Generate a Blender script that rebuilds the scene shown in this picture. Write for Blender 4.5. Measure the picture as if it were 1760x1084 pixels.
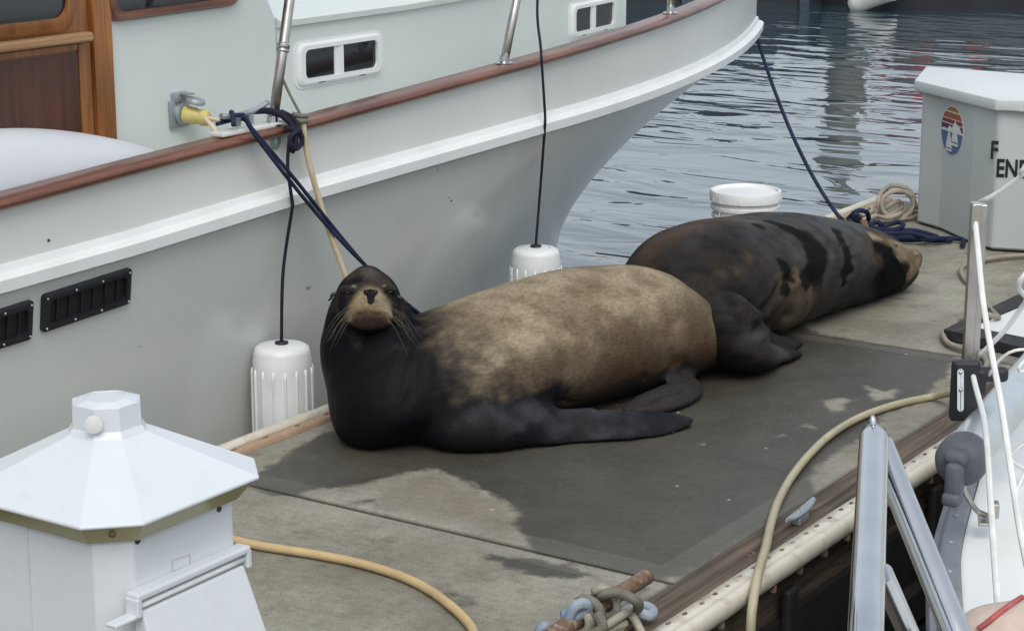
import bpy, bmesh, math, random
import numpy as np
from mathutils import Vector, Matrix, noise
from mathutils.bvhtree import BVHTree
random.seed(7)
for o in list(bpy.data.objects): bpy.data.objects.remove(o)
SC = bpy.context.scene
COL = SC.collection
rad = math.radians

# ------------------------------------------------------------------ camera
FPX, HZ, CH, AZ = 3500.0, -330.0, 1.9, rad(33.5)
TH = math.atan((542 - HZ) / FPX)
cam = bpy.data.cameras.new("camera"); co = bpy.data.objects.new("camera", cam); COL.objects.link(co)
cam.sensor_width = 36; cam.lens = FPX / 1760 * 36; cam.clip_end = 2000; cam.clip_start = .05
co.location = (0, 0, CH); co.rotation_euler = (rad(90) - TH, 0, AZ - rad(90))
SC.camera = co
# ------------------------------------------------------------------ light
SUN_EL, SUN_AZ = rad(52), rad(222)      # compass bearing of the sun seen from above, measured from +X
w = bpy.data.worlds.new("World"); SC.world = w; w.use_nodes = True
nt = w.node_tree; nt.nodes.clear()
sky = nt.nodes.new("ShaderNodeTexSky"); sky.sky_type = 'NISHITA'; sky.sun_disc = False
sky.sun_elevation = SUN_EL; sky.sun_rotation = rad(90) - SUN_AZ
sky.dust_density = 4; sky.air_density = 1.2; sky.ozone_density = 1
hsv = nt.nodes.new("ShaderNodeHueSaturation"); hsv.inputs['Saturation'].default_value = .6
bg = nt.nodes.new("ShaderNodeBackground"); bg.inputs[1].default_value = .13
wo = nt.nodes.new("ShaderNodeOutputWorld")
nt.links.new(sky.outputs[0], hsv.inputs['Color']); cl_ = nt.nodes.new("ShaderNodeMix"); cl_.data_type = 'RGBA'; cl_.inputs[0].default_value = .55; cl_.inputs[7].default_value = (5.5, 6.05, 6.6, 1)     # even cloud cover
nt.links.new(hsv.outputs[0], cl_.inputs[6]); nt.links.new(cl_.outputs[2], bg.inputs[0]); nt.links.new(bg.outputs[0], wo.inputs[0])
sl = bpy.data.lights.new("sun", 'SUN'); sl.energy = 1.05; sl.angle = rad(35); sl.color = (1, .965, .91)
so = bpy.data.objects.new("sun", sl); COL.objects.link(so)
sd = Vector((math.cos(SUN_AZ) * math.cos(SUN_EL), math.sin(SUN_AZ) * math.cos(SUN_EL), math.sin(SUN_EL)))
so.rotation_euler = sd.to_track_quat('Z', 'Y').to_euler(); so.location = (0, 0, 20)
SC.view_settings.view_transform = 'Standard'; SC.view_settings.look = 'None'
SC.view_settings.exposure = 0.46; SC.view_settings.gamma = 1
SC.render.engine = 'CYCLES'
# ------------------------------------------------------------------ surveying helpers (photo measurements -> metres)
Fh = Vector((math.cos(AZ), math.sin(AZ), 0)); Rt = Vector((math.sin(AZ), -math.cos(AZ), 0)); Zv = Vector((0, 0, 1))
FW = Fh * math.cos(TH) - Zv * math.sin(TH); UPV = Fh * math.sin(TH) + Zv * math.cos(TH); CP = Vector((0, 0, CH))
def ray(px, py): return FW + Rt * ((px - 880) / FPX) - UPV * ((py - 542) / FPX)
def G(px, py, z=0.0): d = ray(px, py); return CP + d * ((z - CH) / d.z)
def PY(px, py, Y): d = ray(px, py); return CP + d * (Y / d.y)
def PD(px, py, D): return CP + ray(px, py) * D
def hit(bvh, px, py, off=0.0):
    d = ray(px, py).normalized(); p, n, i, t = bvh.ray_cast(CP, d)
    return None if p is None else p + n * off
def V(*a): return Vector(a)

# ------------------------------------------------------------------ materials
def mat(name, col, rough=.5, metal=0, spec=.5, var=.12, vs=6, bump=0, bs=60, coat=0, dirt=None, ds=3, damt=.5, emit=None, rvar=0):
    m = bpy.data.materials.new(name); m.use_nodes = True; t = m.node_tree; N = t.nodes; L = t.links
    b = N["Principled BSDF"]; b.inputs['Roughness'].default_value = rough; b.inputs['Metallic'].default_value = metal
    b.inputs['Specular IOR Level'].default_value = spec; b.inputs['Coat Weight'].default_value = coat; b.inputs['Coat Roughness'].default_value = .15
    tc = N.new("ShaderNodeTexCoord")
    nz = N.new("ShaderNodeTexNoise"); nz.inputs['Scale'].default_value = vs; nz.inputs['Detail'].default_value = 6
    L.new(tc.outputs['Object'], nz.inputs['Vector'])
    mr = N.new("ShaderNodeMapRange"); mr.inputs['From Min'].default_value = .3; mr.inputs['From Max'].default_value = .7
    mr.inputs['To Min'].default_value = 1 - var; mr.inputs['To Max'].default_value = 1 + var * .5
    L.new(nz.outputs['Fac'], mr.inputs['Value'])
    mx = N.new("ShaderNodeMix"); mx.data_type = 'RGBA'; mx.blend_type = 'MULTIPLY'; mx.inputs['Factor'].default_value = 1
    mx.inputs[6].default_value = (*col, 1); L.new(mr.outputs[0], mx.inputs[7]); out = mx.outputs[2]
    if dirt:
        n2 = N.new("ShaderNodeTexNoise"); n2.inputs['Scale'].default_value = ds; n2.inputs['Detail'].default_value = 9; n2.inputs['Roughness'].default_value = .7
        L.new(tc.outputs['Object'], n2.inputs['Vector'])
        r2 = N.new("ShaderNodeMapRange"); r2.inputs['From Min'].default_value = .52; r2.inputs['From Max'].default_value = .75; r2.inputs['To Max'].default_value = damt
        L.new(n2.outputs['Fac'], r2.inputs['Value'])
        m2 = N.new("ShaderNodeMix"); m2.data_type = 'RGBA'; m2.inputs[7].default_value = (*dirt, 1)
        L.new(r2.outputs[0], m2.inputs['Factor']); L.new(out, m2.inputs[6]); out = m2.outputs[2]
    L.new(out, b.inputs['Base Color'])
    if rvar:
        r3 = N.new("ShaderNodeMapRange"); r3.inputs['To Min'].default_value = max(0.02, rough - rvar); r3.inputs['To Max'].default_value = rough + rvar
        L.new(nz.outputs['Fac'], r3.inputs['Value']); L.new(r3.outputs[0], b.inputs['Roughness'])
    if bump:
        n3 = N.new("ShaderNodeTexNoise"); n3.inputs['Scale'].default_value = bs; n3.inputs['Detail'].default_value = 4
        L.new(tc.outputs['Object'], n3.inputs['Vector'])
        bp = N.new("ShaderNodeBump"); bp.inputs['Strength'].default_value = bump; bp.inputs['Distance'].default_value = .01
        L.new(n3.outputs['Fac'], bp.inputs['Height']); L.new(bp.outputs[0], b.inputs['Normal'])
    return m

def wood(name, dark, light, axis='X', rough=.4, coat=.0, scale=9, stretch=14, bump=.15):
    m = bpy.data.materials.new(name); m.use_nodes = True; t = m.node_tree; N = t.nodes; L = t.links
    b = N["Principled BSDF"]; b.inputs['Roughness'].default_value = rough; b.inputs['Coat Weight'].default_value = coat; b.inputs['Coat Roughness'].default_value = .2
    tc = N.new("ShaderNodeTexCoord"); mp = N.new("ShaderNodeMapping")
    s = [scale * stretch] * 3; s['XYZ'.index(axis)] = scale
    mp.inputs['Scale'].default_value = s; L.new(tc.outputs['Object'], mp.inputs[0])
    nz = N.new("ShaderNodeTexNoise"); nz.inputs['Scale'].default_value = .35; nz.inputs['Detail'].default_value = 8; nz.inputs['Distortion'].default_value = .6
    L.new(mp.outputs[0], nz.inputs['Vector'])
    cr = N.new("ShaderNodeValToRGB"); cr.color_ramp.elements[0].position = .3; cr.color_ramp.elements[1].position = .72
    cr.color_ramp.elements[0].color = (*dark, 1); cr.color_ramp.elements[1].color = (*light, 1)
    L.new(nz.outputs['Fac'], cr.inputs[0])
    n2 = N.new("ShaderNodeTexNoise"); n2.inputs['Scale'].default_value = 3; n2.inputs['Detail'].default_value = 5
    L.new(tc.outputs['Object'], n2.inputs['Vector'])
    mr = N.new("ShaderNodeMapRange"); mr.inputs['From Min'].default_value = .3; mr.inputs['From Max'].default_value = .7; mr.inputs['To Min'].default_value = .7; mr.inputs['To Max'].default_value = 1.15
    L.new(n2.outputs['Fac'], mr.inputs[0])
    mx = N.new("ShaderNodeMix"); mx.data_type = 'RGBA'; mx.blend_type = 'MULTIPLY'; mx.inputs['Factor'].default_value = 1
    L.new(cr.outputs[0], mx.inputs[6]); L.new(mr.outputs[0], mx.inputs[7]); L.new(mx.outputs[2], b.inputs['Base Color'])
    bp = N.new("ShaderNodeBump"); bp.inputs['Strength'].default_value = bump; bp.inputs['Distance'].default_value = .01
    L.new(nz.outputs['Fac'], bp.inputs['Height']); L.new(bp.outputs[0], b.inputs['Normal'])
    return m

def rope_mat(name, col, col2, pitch=70, rough=.8):
    m = bpy.data.materials.new(name); m.use_nodes = True; t = m.node_tree; N = t.nodes; L = t.links
    b = N["Principled BSDF"]; b.inputs['Roughness'].default_value = rough; b.inputs['Specular IOR Level'].default_value = .25
    uv = N.new("ShaderNodeUVMap"); sx = N.new("ShaderNodeSeparateXYZ"); L.new(uv.outputs[0], sx.inputs[0])
    def wv(sgn):
        a = N.new("ShaderNodeMath"); a.operation = 'MULTIPLY'; a.inputs[1].default_value = pitch * 2 * math.pi; L.new(sx.outputs[1], a.inputs[0])
        c = N.new("ShaderNodeMath"); c.operation = 'MULTIPLY'; c.inputs[1].default_value = sgn * 2 * math.pi * 3; L.new(sx.outputs[0], c.inputs[0])
        d = N.new("ShaderNodeMath"); d.operation = 'ADD'; L.new(a.outputs[0], d.inputs[0]); L.new(c.outputs[0], d.inputs[1])
        e = N.new("ShaderNodeMath"); e.operation = 'SINE'; L.new(d.outputs[0], e.inputs[0]); return e
    p, q = wv(1), wv(-1)
    mm = N.new("ShaderNodeMath"); mm.operation = 'MULTIPLY'; L.new(p.outputs[0], mm.inputs[0]); L.new(q.outputs[0], mm.inputs[1])
    tc = N.new("ShaderNodeTexCoord"); nz = N.new("ShaderNodeTexNoise"); nz.inputs['Scale'].default_value = 14; nz.inputs['Detail'].default_value = 6
    L.new(tc.outputs['Object'], nz.inputs['Vector'])
    mx = N.new("ShaderNodeMix"); mx.data_type = 'RGBA'; mx.inputs[6].default_value = (*col, 1); mx.inputs[7].default_value = (*col2, 1)
    mr = N.new("ShaderNodeMapRange"); mr.inputs['From Min'].default_value = .35; mr.inputs['From Max'].default_value = .65; L.new(nz.outputs['Fac'], mr.inputs[0])
    L.new(mr.outputs[0], mx.inputs['Factor']); L.new(mx.outputs[2], b.inputs['Base Color'])
    bp = N.new("ShaderNodeBump"); bp.inputs['Strength'].default_value = .4; bp.inputs['Distance'].default_value = .0016
    L.new(mm.outputs[0], bp.inputs['Height']); L.new(bp.outputs[0], b.inputs['Normal'])
    return m

M = {}
M['gel'] = mat("gelcoat", (.60, .615, .59), .32, var=.05, vs=2, dirt=(.5, .49, .44), ds=1.5, damt=.18, coat=.2)
M['hull'] = mat("hull_gelcoat", (.60, .625, .595), .22, var=.07, vs=1.2, dirt=(.40, .385, .34), ds=1.3, damt=.3, coat=.25)
M['cabin'] = mat("cabin_gelcoat", (.60, .645, .62), .35, var=.04, vs=2, dirt=(.6, .58, .5), ds=2, damt=.15, coat=.2)
M['white'] = mat("white_plastic", (.70, .715, .72), .4, var=.03, vs=4, dirt=(.6, .6, .58), ds=6, damt=.18)
M['pedw'] = mat("pedestal_plastic", (.575, .605, .63), .42, var=.03, vs=3, dirt=(.48, .48, .46), ds=13, damt=.35, bump=.02, bs=200)
M['strake'] = mat("strake_gelcoat", (.70, .72, .72), .3, var=.08, vs=5, dirt=(.45, .44, .42), ds=5, damt=.25)
M['teakrail'] = wood("teak_cap_rail", (.10, .034, .018), (.20, .075, .042), 'X', .38, .3)
M['teak'] = wood("varnished_teak", (.20, .066, .014), (.36, .145, .036), 'Z', .3, .5)
M['teakdark'] = wood("mahogany_panel", (.055, .018, .009), (.10, .032, .016), 'Z', .3, .4)
M['teakbar'] = wood("worn_teak", (.28, .14, .06), (.46, .30, .16), 'X', .5, 0)
M['glass'] = mat("dark_glass", (.008, .010, .014), .06, spec=.8, var=.2)
M['black'] = mat("black_plastic", (.012, .012, .018), .45, var=.2)
M['blackhole'] = mat("vent_interior", (.004, .004, .005), .8, var=.2)
M['steel'] = mat("stainless_steel", (.53, .54, .56), .11, metal=1, var=.08, vs=14, rvar=.05)
M['steeld'] = mat("brushed_steel", (.50, .48, .45), .34, metal=1, var=.15, vs=20, rvar=.1)
M['alu'] = mat("anodised_aluminium", (.58, .62, .64), .38, metal=.75, var=.1, vs=9, dirt=(.4, .42, .42), ds=8, damt=.4)
M['galv'] = mat("galvanised_metal", (.36, .39, .42), .5, metal=.6, var=.2, vs=18, bump=.1, bs=90)
M['grey'] = mat("grey_plastic", (.085, .09, .105), .6, var=.15, vs=20, bump=.1, bs=120)
M['greyrub'] = mat("grey_rubber", (.17, .185, .21), .55, var=.15, vs=14, dirt=(.3, .3, .3), ds=9, damt=.5)
M['plug'] = mat("yellow_plug", (.55, .47, .16), .5, var=.12, vs=20)
M['lens'] = mat("olive_lens", (.31, .275, .10), .3, var=.2, vs=10, coat=.3)
M['fender'] = mat("fender_vinyl", (.70, .72, .72), .42, var=.05, vs=8, dirt=(.42, .43, .40), ds=7, damt=.45)
M['moss'] = mat("grime", (.09, .10, .06), .9, var=.4, vs=40)
M['blackrope'] = rope_mat("navy_black_rope", (.010, .010, .022), (.02, .02, .035), 120)
M['bluerope'] = rope_mat("blue_rope", (.010, .015, .042), (.020, .028, .066), 110)
M['beigerope'] = rope_mat("beige_rope", (.46, .38, .25), (.56, .48, .34), 110)
M['whiterope'] = rope_mat("old_white_rope", (.46, .41, .34), (.30, .26, .21), 90)
M['wline'] = rope_mat("white_line", (.78, .78, .75), (.66, .66, .63), 140, .5)
M['dullrope'] = rope_mat("dull_olive_rope", (.30, .29, .22), (.40, .38, .31), 110)
M['greyrope'] = rope_mat("weathered_rope", (.12, .115, .095), (.20, .19, .15), 110)
M['paleblue'] = rope_mat("pale_blue_rope", (.17, .22, .30), (.33, .37, .42), 110)
M['cordy'] = mat("yellow_cord_jacket", (.50, .37, .19), .5, var=.15, vs=9, dirt=(.30, .22, .12), ds=10, damt=.5)
M['cordb'] = mat("beige_cord_jacket", (.40, .36, .24), .5, var=.15, vs=9, dirt=(.26, .23, .17), ds=8, damt=.5)
M['cordg'] = mat("grey_cord_jacket", (.27, .24, .19), .55, var=.2, vs=9, dirt=(.15, .13, .11), ds=8, damt=.5)
M['timber'] = wood("weathered_timber", (.045, .034, .026), (.165, .120, .082), 'X', .85, 0, 6, 22, .9)
M['darkwood'] = mat("wet_dock_side", (.018, .016, .015), .6, var=.4, vs=6, bump=.3, bs=20)
M['vinyl'] = mat("cream_vinyl", (.60, .56, .47), .5, var=.1, vs=7, dirt=(.30, .23, .15), ds=12, damt=.85)
M['vinyltan'] = mat("stained_vinyl", (.36, .25, .17), .6, var=.25, vs=9, dirt=(.56, .5, .42), ds=12, damt=.7)
M['rust'] = mat("rusty_iron", (.17, .10, .06), .8, var=.45, vs=30, dirt=(.34, .30, .26), ds=34, damt=1.6, bump=.4, bs=60)
M['box'] = mat("dock_box_gelcoat", (.48, .515, .505), .4, var=.06, vs=3, dirt=(.45, .44, .42), ds=5, damt=.25)
M['boxlid'] = mat("dock_box_lid_gelcoat", (.55, .585, .58), .4, var=.06, vs=5, dirt=(.4, .38, .35), ds=10, damt=.3)
M['ink'] = mat("black_vinyl_letters", (.012, .012, .014), .4, var=.1)
for n, c in dict(gold=(.33, .17, .03), orange=(.36, .10, .025), red=(.20, .022, .03), maroon=(.075, .012, .035), blue=(.075, .13, .27), paper=(.66, .66, .63)).items():
    M[n] = mat("emblem_" + n, c, .5, var=.06)
M['deck'] = mat("sailboat_deck", (.72, .735, .72), .4, var=.05, vs=3, dirt=(.5, .5, .48), ds=8, damt=.2)
M['nonskid'] = mat("nonskid_deck", (.56, .56, .545), .7, var=.08, vs=10, bump=.25, bs=220)
M['pink'] = mat("faded_cover", (.52, .42, .36), .7, var=.2, vs=12, dirt=(.45, .22, .2), ds=14, damt=.5, bump=.2, bs=40)
M['redtrim'] = mat("red_trim", (.36, .075, .07), .6, var=.3, vs=30, dirt=(.5, .3, .27), ds=25, damt=.6)
M['eye'] = mat("wet_eye", (.006, .005, .005), .08, spec=.8, var=.1)
M['nose'] = mat("wet_nose", (.003, .003, .004), .55, spec=.12, var=.3, vs=60, bump=.2, bs=200)
M['whisk'] = mat("whisker_hair", (.20, .17, .12), .5, var=.1)
M['tender'] = mat("tender_gelcoat", (.55, .57, .60), .45, var=.05, vs=3)
M['farhull'] = mat("far_hull", (.16, .17, .17), .4, var=.2, vs=1)
M['farwhite'] = mat("far_white_paint", (.6, .6, .57), .4, var=.1, vs=2)
M['fardark'] = mat("far_dark_timber", (.012, .013, .016), .6, var=.4, vs=2)
M['farred'] = mat("far_red_canvas", (.30, .035, .03), .7, var=.2, vs=2)
M['farolive'] = mat("far_piling", (.17, .165, .14), .8, var=.3, vs=2)
M['farblue'] = mat("far_blue_canvas", (.045, .06, .085), .7, var=.2, vs=2)

# ------------------------------------------------------------------ mesh helpers
def new_bm(): return bmesh.new()
def add_box(bm, c, s, rot=None, bev=0, seg=2):
    r = bmesh.ops.create_cube(bm, size=1); vs = r['verts']
    mt = Matrix.Translation(c) @ (rot.to_4x4() if rot else Matrix()) @ Matrix.Diagonal((*s, 1))
    bmesh.ops.transform(bm, matrix=mt, verts=vs)
    if bev:
        es = list({e for v in vs for e in v.link_edges})
        bmesh.ops.bevel(bm, geom=es, offset=bev, segments=seg, affect='EDGES', profile=.5)
def catmull(pts, step=.02, closed=False):
    P = [Vector(p) for p in pts]
    if len(P) == 2:
        n = max(1, int((P[1] - P[0]).length / step)); return [P[0].lerp(P[1], i / n) for i in range(n + 1)]
    out = []
    n = len(P)
    for i in range(n if closed else n - 1):
        if closed: a, b, c, d = P[(i - 1) % n], P[i], P[(i + 1) % n], P[(i + 2) % n]
        else: a, b, c, d = P[max(i - 1, 0)], P[i], P[i + 1], P[min(i + 2, n - 1)]
        k = max(1, int((c - b).length / step))
        for j in range(k):
            t = j / k; t2 = t * t; t3 = t2 * t
            out.append(.5 * ((2 * b) + (-a + c) * t + (2 * a - 5 * b + 4 * c - d) * t2 + (-a + 3 * b - 3 * c + d) * t3))
    if not closed: out.append(P[-1])
    return out
def add_tube(bm, pts, r, seg=10, step=.02, smooth=True, taper=None, caps=True):
    P = catmull(pts, step) if smooth else [Vector(p) for p in pts]
    uvl = bm.loops.layers.uv.verify()
    T = [(P[min(i + 1, len(P) - 1)] - P[max(i - 1, 0)]).normalized() for i in range(len(P))]
    up = Vector((0, 0, 1)) if abs(T[0].z) < .9 else Vector((1, 0, 0))
    nrm = (up - T[0] * up.dot(T[0])).normalized()
    rings = []; L = 0; ls = []
    for i, p in enumerate(P):
        if i: L += (P[i] - P[i - 1]).length
        ls.append(L)
        nrm = (nrm - T[i] * nrm.dot(T[i])).normalized(); bn = T[i].cross(nrm)
        rr = r if taper is None else r * (taper[0] + (taper[1] - taper[0]) * i / (len(P) - 1))
        rings.append([bm.verts.new(p + (nrm * math.cos(2 * math.pi * k / seg) + bn * math.sin(2 * math.pi * k / seg)) * rr) for k in range(seg)])
    for i in range(len(rings) - 1):
        for k in range(seg):
            f = bm.faces.new((rings[i][k], rings[i][(k + 1) % seg], rings[i + 1][(k + 1) % seg], rings[i + 1][k])); f.smooth = True
            for lp, uvv in zip(f.loops, ((k / seg, ls[i]), ((k + 1) / seg, ls[i]), ((k + 1) / seg, ls[i + 1]), (k / seg, ls[i + 1]))): lp[uvl].uv = uvv
    if caps:
        bm.faces.new(rings[0][::-1]); bm.faces.new(rings[-1])
def add_lathe(bm, c, prof, seg=40, axis=Vector((0, 0, 1)), rfun=None):
    q = axis.to_track_quat('Z', 'Y'); rings = []
    for r, z in prof:
        rings.append([bm.verts.new(Vector(c) + q @ Vector((r * (rfun(k / seg, z) if rfun else 1) * math.cos(2 * math.pi * k / seg), r * (rfun(k / seg, z) if rfun else 1) * math.sin(2 * math.pi * k / seg), z))) for k in range(seg)])
    for i in range(len(rings) - 1):
        for k in range(seg):
            f = bm.faces.new((rings[i][k], rings[i][(k + 1) % seg], rings[i + 1][(k + 1) % seg], rings[i + 1][k])); f.smooth = True
    if prof[0][0] > 1e-5: bm.faces.new(rings[0][::-1])
    if prof[-1][0] > 1e-5: bm.faces.new(rings[-1])
def add_prism(bm, poly, z0, z1, bev=0):
    a = [bm.verts.new((p[0], p[1], z0)) for p in poly]; b = [bm.verts.new((p[0], p[1], z1)) for p in poly]
    n = len(poly); fs = [bm.faces.new(a[::-1]), bm.faces.new(b)]
    for i in range(n): fs.append(bm.faces.new((a[i], a[(i + 1) % n], b[(i + 1) % n], b[i])))
    if bev:
        es = list({e for f in fs for e in f.edges}); bmesh.ops.bevel(bm, geom=es, offset=bev, segments=2, affect='EDGES', profile=.5)
def add_ellipsoid(bm, c, r, rot=None, seg=20):
    s = bmesh.ops.create_uvsphere(bm, u_segments=seg, v_segments=seg // 2, radius=1)
    bmesh.ops.transform(bm, matrix=Matrix.Translation(c) @ (rot.to_4x4() if rot else Matrix()) @ Matrix.Diagonal((*r, 1)), verts=s['verts'])
    for v in s['verts']:
        for f in v.link_faces: f.smooth = True
def qmap(P00, P10, P11, P01, flip=1):
    n = (P10 - P00).cross(P01 - P00).normalized() * flip
    if n.dot(CP - P00) < 0: n = -n
    lx = ((P10 - P00).length + (P11 - P01).length) / 2; ly = ((P01 - P00).length + (P11 - P10).length) / 2
    def f(u, v, w=0): return P00.lerp(P10, u).lerp(P01.lerp(P11, u), v) + n * w
    f.lx, f.ly, f.n = lx, ly, n
    return f
def rrect(f, u0, v0, u1, v1, r, n=6):
    ru, rv = r / f.lx, r / f.ly; out = []
    for cu, cv, a0 in ((u1 - ru, v1 - rv, 0), (u0 + ru, v1 - rv, 90), (u0 + ru, v0 + rv, 180), (u1 - ru, v0 + rv, 270)):
        for i in range(n + 1):
            a = rad(a0 + 90 * i / n); out.append((cu + ru * math.cos(a), cv + rv * math.sin(a)))
    return out
def add_plate(bm, f, outl, w0, w1):
    a = [bm.verts.new(f(u, v, w0)) for u, v in outl]; b = [bm.verts.new(f(u, v, w1)) for u, v in outl]; n = len(a)
    bm.faces.new(a[::-1]); bm.faces.new(b)
    for i in range(n): bm.faces.new((a[i], a[(i + 1) % n], b[(i + 1) % n], b[i]))
def add_frame(bm, f, o, i_, w0, w1, lip=None):
    n = len(o); lip = w1 if lip is None else lip
    oa = [bm.verts.new(f(u, v, w0)) for u, v in o]; ob = [bm.verts.new(f(u, v, lip)) for u, v in o]
    mo = [bm.verts.new(f(u + (x - u) * .35, v + (y - v) * .35, w1)) for (u, v), (x, y) in zip(o, i_)]
    ib = [bm.verts.new(f(u, v, w1)) for u, v in i_]; ia = [bm.verts.new(f(u, v, w0)) for u, v in i_]
    for r0, r1 in ((oa, ob), (ob, mo), (mo, ib), (ib, ia), (ia, oa)):
        for k in range(n): bm.faces.new((r0[k], r0[(k + 1) % n], r1[(k + 1) % n], r1[k]))
def qbox(bm, f, u0, u1, v0, v1, w0, w1): add_plate(bm, f, [(u0, v0), (u1, v0), (u1, v1), (u0, v1)], w0, w1)

def tag(o, label=None, cat=None, group=None, kind=None):
    if label: o['label'] = label
    if cat: o['category'] = cat
    if group: o['group'] = group
    if kind: o['kind'] = kind
    return o
def wloc(o):
    v = Vector((0, 0, 0))
    while o: v += o.location; o = o.parent
    return v
def link(name, me, m, parent=None, origin=None):
    """one mesh in world coordinates -> one object (origin at its thing's base)"""
    o = bpy.data.objects.new(name, me); COL.objects.link(o)
    if m is not None:
        me.materials.clear(); me.materials.append(m)
    if parent is not None:
        me.transform(Matrix.Translation(-wloc(parent))); o.parent = parent
    elif origin is not None:
        me.transform(Matrix.Translation(-Vector(origin))); o.location = origin
    return o
def build(name, bm, m, parent=None, origin=None, smooth=None, bevel=0, keepn=False):
    if not keepn: bmesh.ops.recalc_face_normals(bm, faces=bm.faces)
    me = bpy.data.meshes.new(name); bm.to_mesh(me); bm.free()
    if smooth is not None:
        for p in me.polygons: p.use_smooth = True
        try: me.set_sharp_from_angle(angle=rad(smooth))
        except Exception: pass
    o = link(name, me, m, parent, origin)
    if bevel:
        md = o.modifiers.new("bevel", 'BEVEL'); md.width = bevel; md.segments = 2; md.limit_method = 'ANGLE'; md.angle_limit = rad(40)
    return o
def thing(name, loc, label, cat, group=None):
    o = bpy.data.objects.new(name, None); COL.objects.link(o); o.location = loc; o.empty_display_size = .1
    return tag(o, label, cat, group)
def rope(name, paths, r, m, label, cat, group=None, seg=10, step=.015, origin=None, parent=None, smooth=True):
    bm = new_bm()
    for p in paths: add_tube(bm, p, r, seg, step, smooth)
    org = origin or tuple(Vector(paths[0][0]))
    o = build(name, bm, m, parent, None if parent else org)
    if not parent: tag(o, label, cat, group)
    return o

# ================================================================== WATER
bm = new_bm()
ce = V(30, 20, -.5); S = 600
vs = [bm.verts.new(ce + V(x * S, y * S, 0)) for x, y in ((-1, -1), (1, -1), (1, 1), (-1, 1))]; bm.faces.new(vs)
mw = bpy.data.materials.new("harbour_water"); mw.use_nodes = True; t = mw.node_tree; N = t.nodes; L = t.links
b = N["Principled BSDF"]; b.inputs['Base Color'].default_value = (.018, .038, .052, 1); b.inputs['Roughness'].default_value = .03; b.inputs['IOR'].default_value = 1.75
b.inputs['Specular IOR Level'].default_value = 1.0
tc = N.new("ShaderNodeTexCoord"); mp = N.new("ShaderNodeMapping"); mp.inputs['Rotation'].default_value = (0, 0, -AZ - rad(8)); mp.inputs['Scale'].default_value = (1, .42, 1)
L.new(tc.outputs['Object'], mp.inputs[0])
n1 = N.new("ShaderNodeTexNoise"); n1.inputs['Scale'].default_value = 2.5; n1.inputs['Detail'].default_value = 3; n1.inputs['Roughness'].default_value = .4; n1.inputs['Distortion'].default_value = .5
L.new(mp.outputs[0], n1.inputs['Vector'])
n2 = N.new("ShaderNodeTexNoise"); n2.inputs['Scale'].default_value = .35; n2.inputs['Detail'].default_value = 2
L.new(tc.outputs['Object'], n2.inputs['Vector'])
mr = N.new("ShaderNodeMapRange"); mr.inputs['From Min'].default_value = .35; mr.inputs['From Max'].default_value = .65; mr.inputs['To Min'].default_value = .55; mr.inputs['To Max'].default_value = 1.25
L.new(n2.outputs['Fac'], mr.inputs[0])
mm = N.new("ShaderNodeMath"); mm.operation = 'MULTIPLY'; L.new(n1.outputs['Fac'], mm.inputs[0]); L.new(mr.outputs[0], mm.inputs[1])
bp = N.new("ShaderNodeBump"); bp.inputs['Strength'].default_value = 1; bp.inputs['Distance'].default_value = .043
L.new(mm.outputs[0], bp.inputs['Height']); L.new(bp.outputs[0], b.inputs['Normal'])
tag(build("water", bm, mw), kind='structure')

# ================================================================== DOCK
YL, YR, XE = 3.935, 2.33, 9.42
JX = (4.26, 6.75)
def poly_sd(pts, poly):
    """signed distance (positive inside) of Nx2 points to a polygon"""
    P = np.asarray(poly); n = len(P); d = np.full(len(pts), 1e9); ins = np.zeros(len(pts), bool)
    for i in range(n):
        a = P[i]; e = P[(i + 1) % n] - a; wv = pts - a
        tt = np.clip((wv @ e) / (e @ e + 1e-12), 0, 1); d = np.minimum(d, np.linalg.norm(wv - tt[:, None] * e, axis=1))
        c = P[(i + 1) % n]
        cond = ((a[1] <= pts[:, 1]) & (pts[:, 1] < c[1])) | ((c[1] <= pts[:, 1]) & (pts[:, 1] < a[1]))
        xi = a[0] + (pts[:, 1] - a[1]) / (c[1] - a[1] + 1e-12) * (c[0] - a[0])
        ins ^= cond & (pts[:, 0] < xi)
    return np.where(ins, d, -d)
def gp(L_): return [tuple(G(*p)[:2]) for p in L_]
wetA = gp([(425, 829), (428, 840), (470, 850), (510, 850), (536, 844), (604, 833), (700, 811), (753, 807), (800, 826), (850, 850), (887, 877), (890, 911), (925, 951), (1030, 977), (1090, 990), (1165, 992), (1250, 945), (1330, 890), (1400, 850), (1392, 812), (1440, 775), (1500, 742), (1520, 712), (1580, 690), (1600, 668), (1628, 645), (1640, 610), (1488, 586), (1400, 570), (1300, 520), (1000, 560), (700, 660), (600, 738), (560, 742), (520, 762), (480, 790), (450, 808)])
wetB = gp([(838, 955), (880, 955), (930, 962), (975, 972), (1010, 988), (985, 994), (930, 990), (868, 973)])
wetC = gp([(1040, 1010), (1090, 1005), (1120, 1012), (1085, 1022)])
wetD = gp([(595, 862), (632, 856), (640, 861), (604, 868)])
dryA = [gp(p) for p in ([(1415, 690), (1440, 684), (1472, 686), (1455, 694), (1450, 706), (1425, 706)], [(1328, 748), (1350, 744), (1352, 750), (1332, 752)], [(1375, 733), (1398, 728), (1396, 735)], [(1492, 664), (1520, 672), (1540, 668), (1536, 684), (1500, 690)], [(1200, 762), (1212, 760), (1212, 764)])]
tanA = gp([(640, 850), (700, 815), (755, 812), (830, 850), (886, 880), (885, 930), (800, 905), (720, 890), (640, 868)])
bm = new_bm(); lw = bm.verts.layers.float.new('wet'); lt = bm.verts.layers.float.new('tan'); lb = bm.verts.layers.float.new('rim')
allv = []
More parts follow.
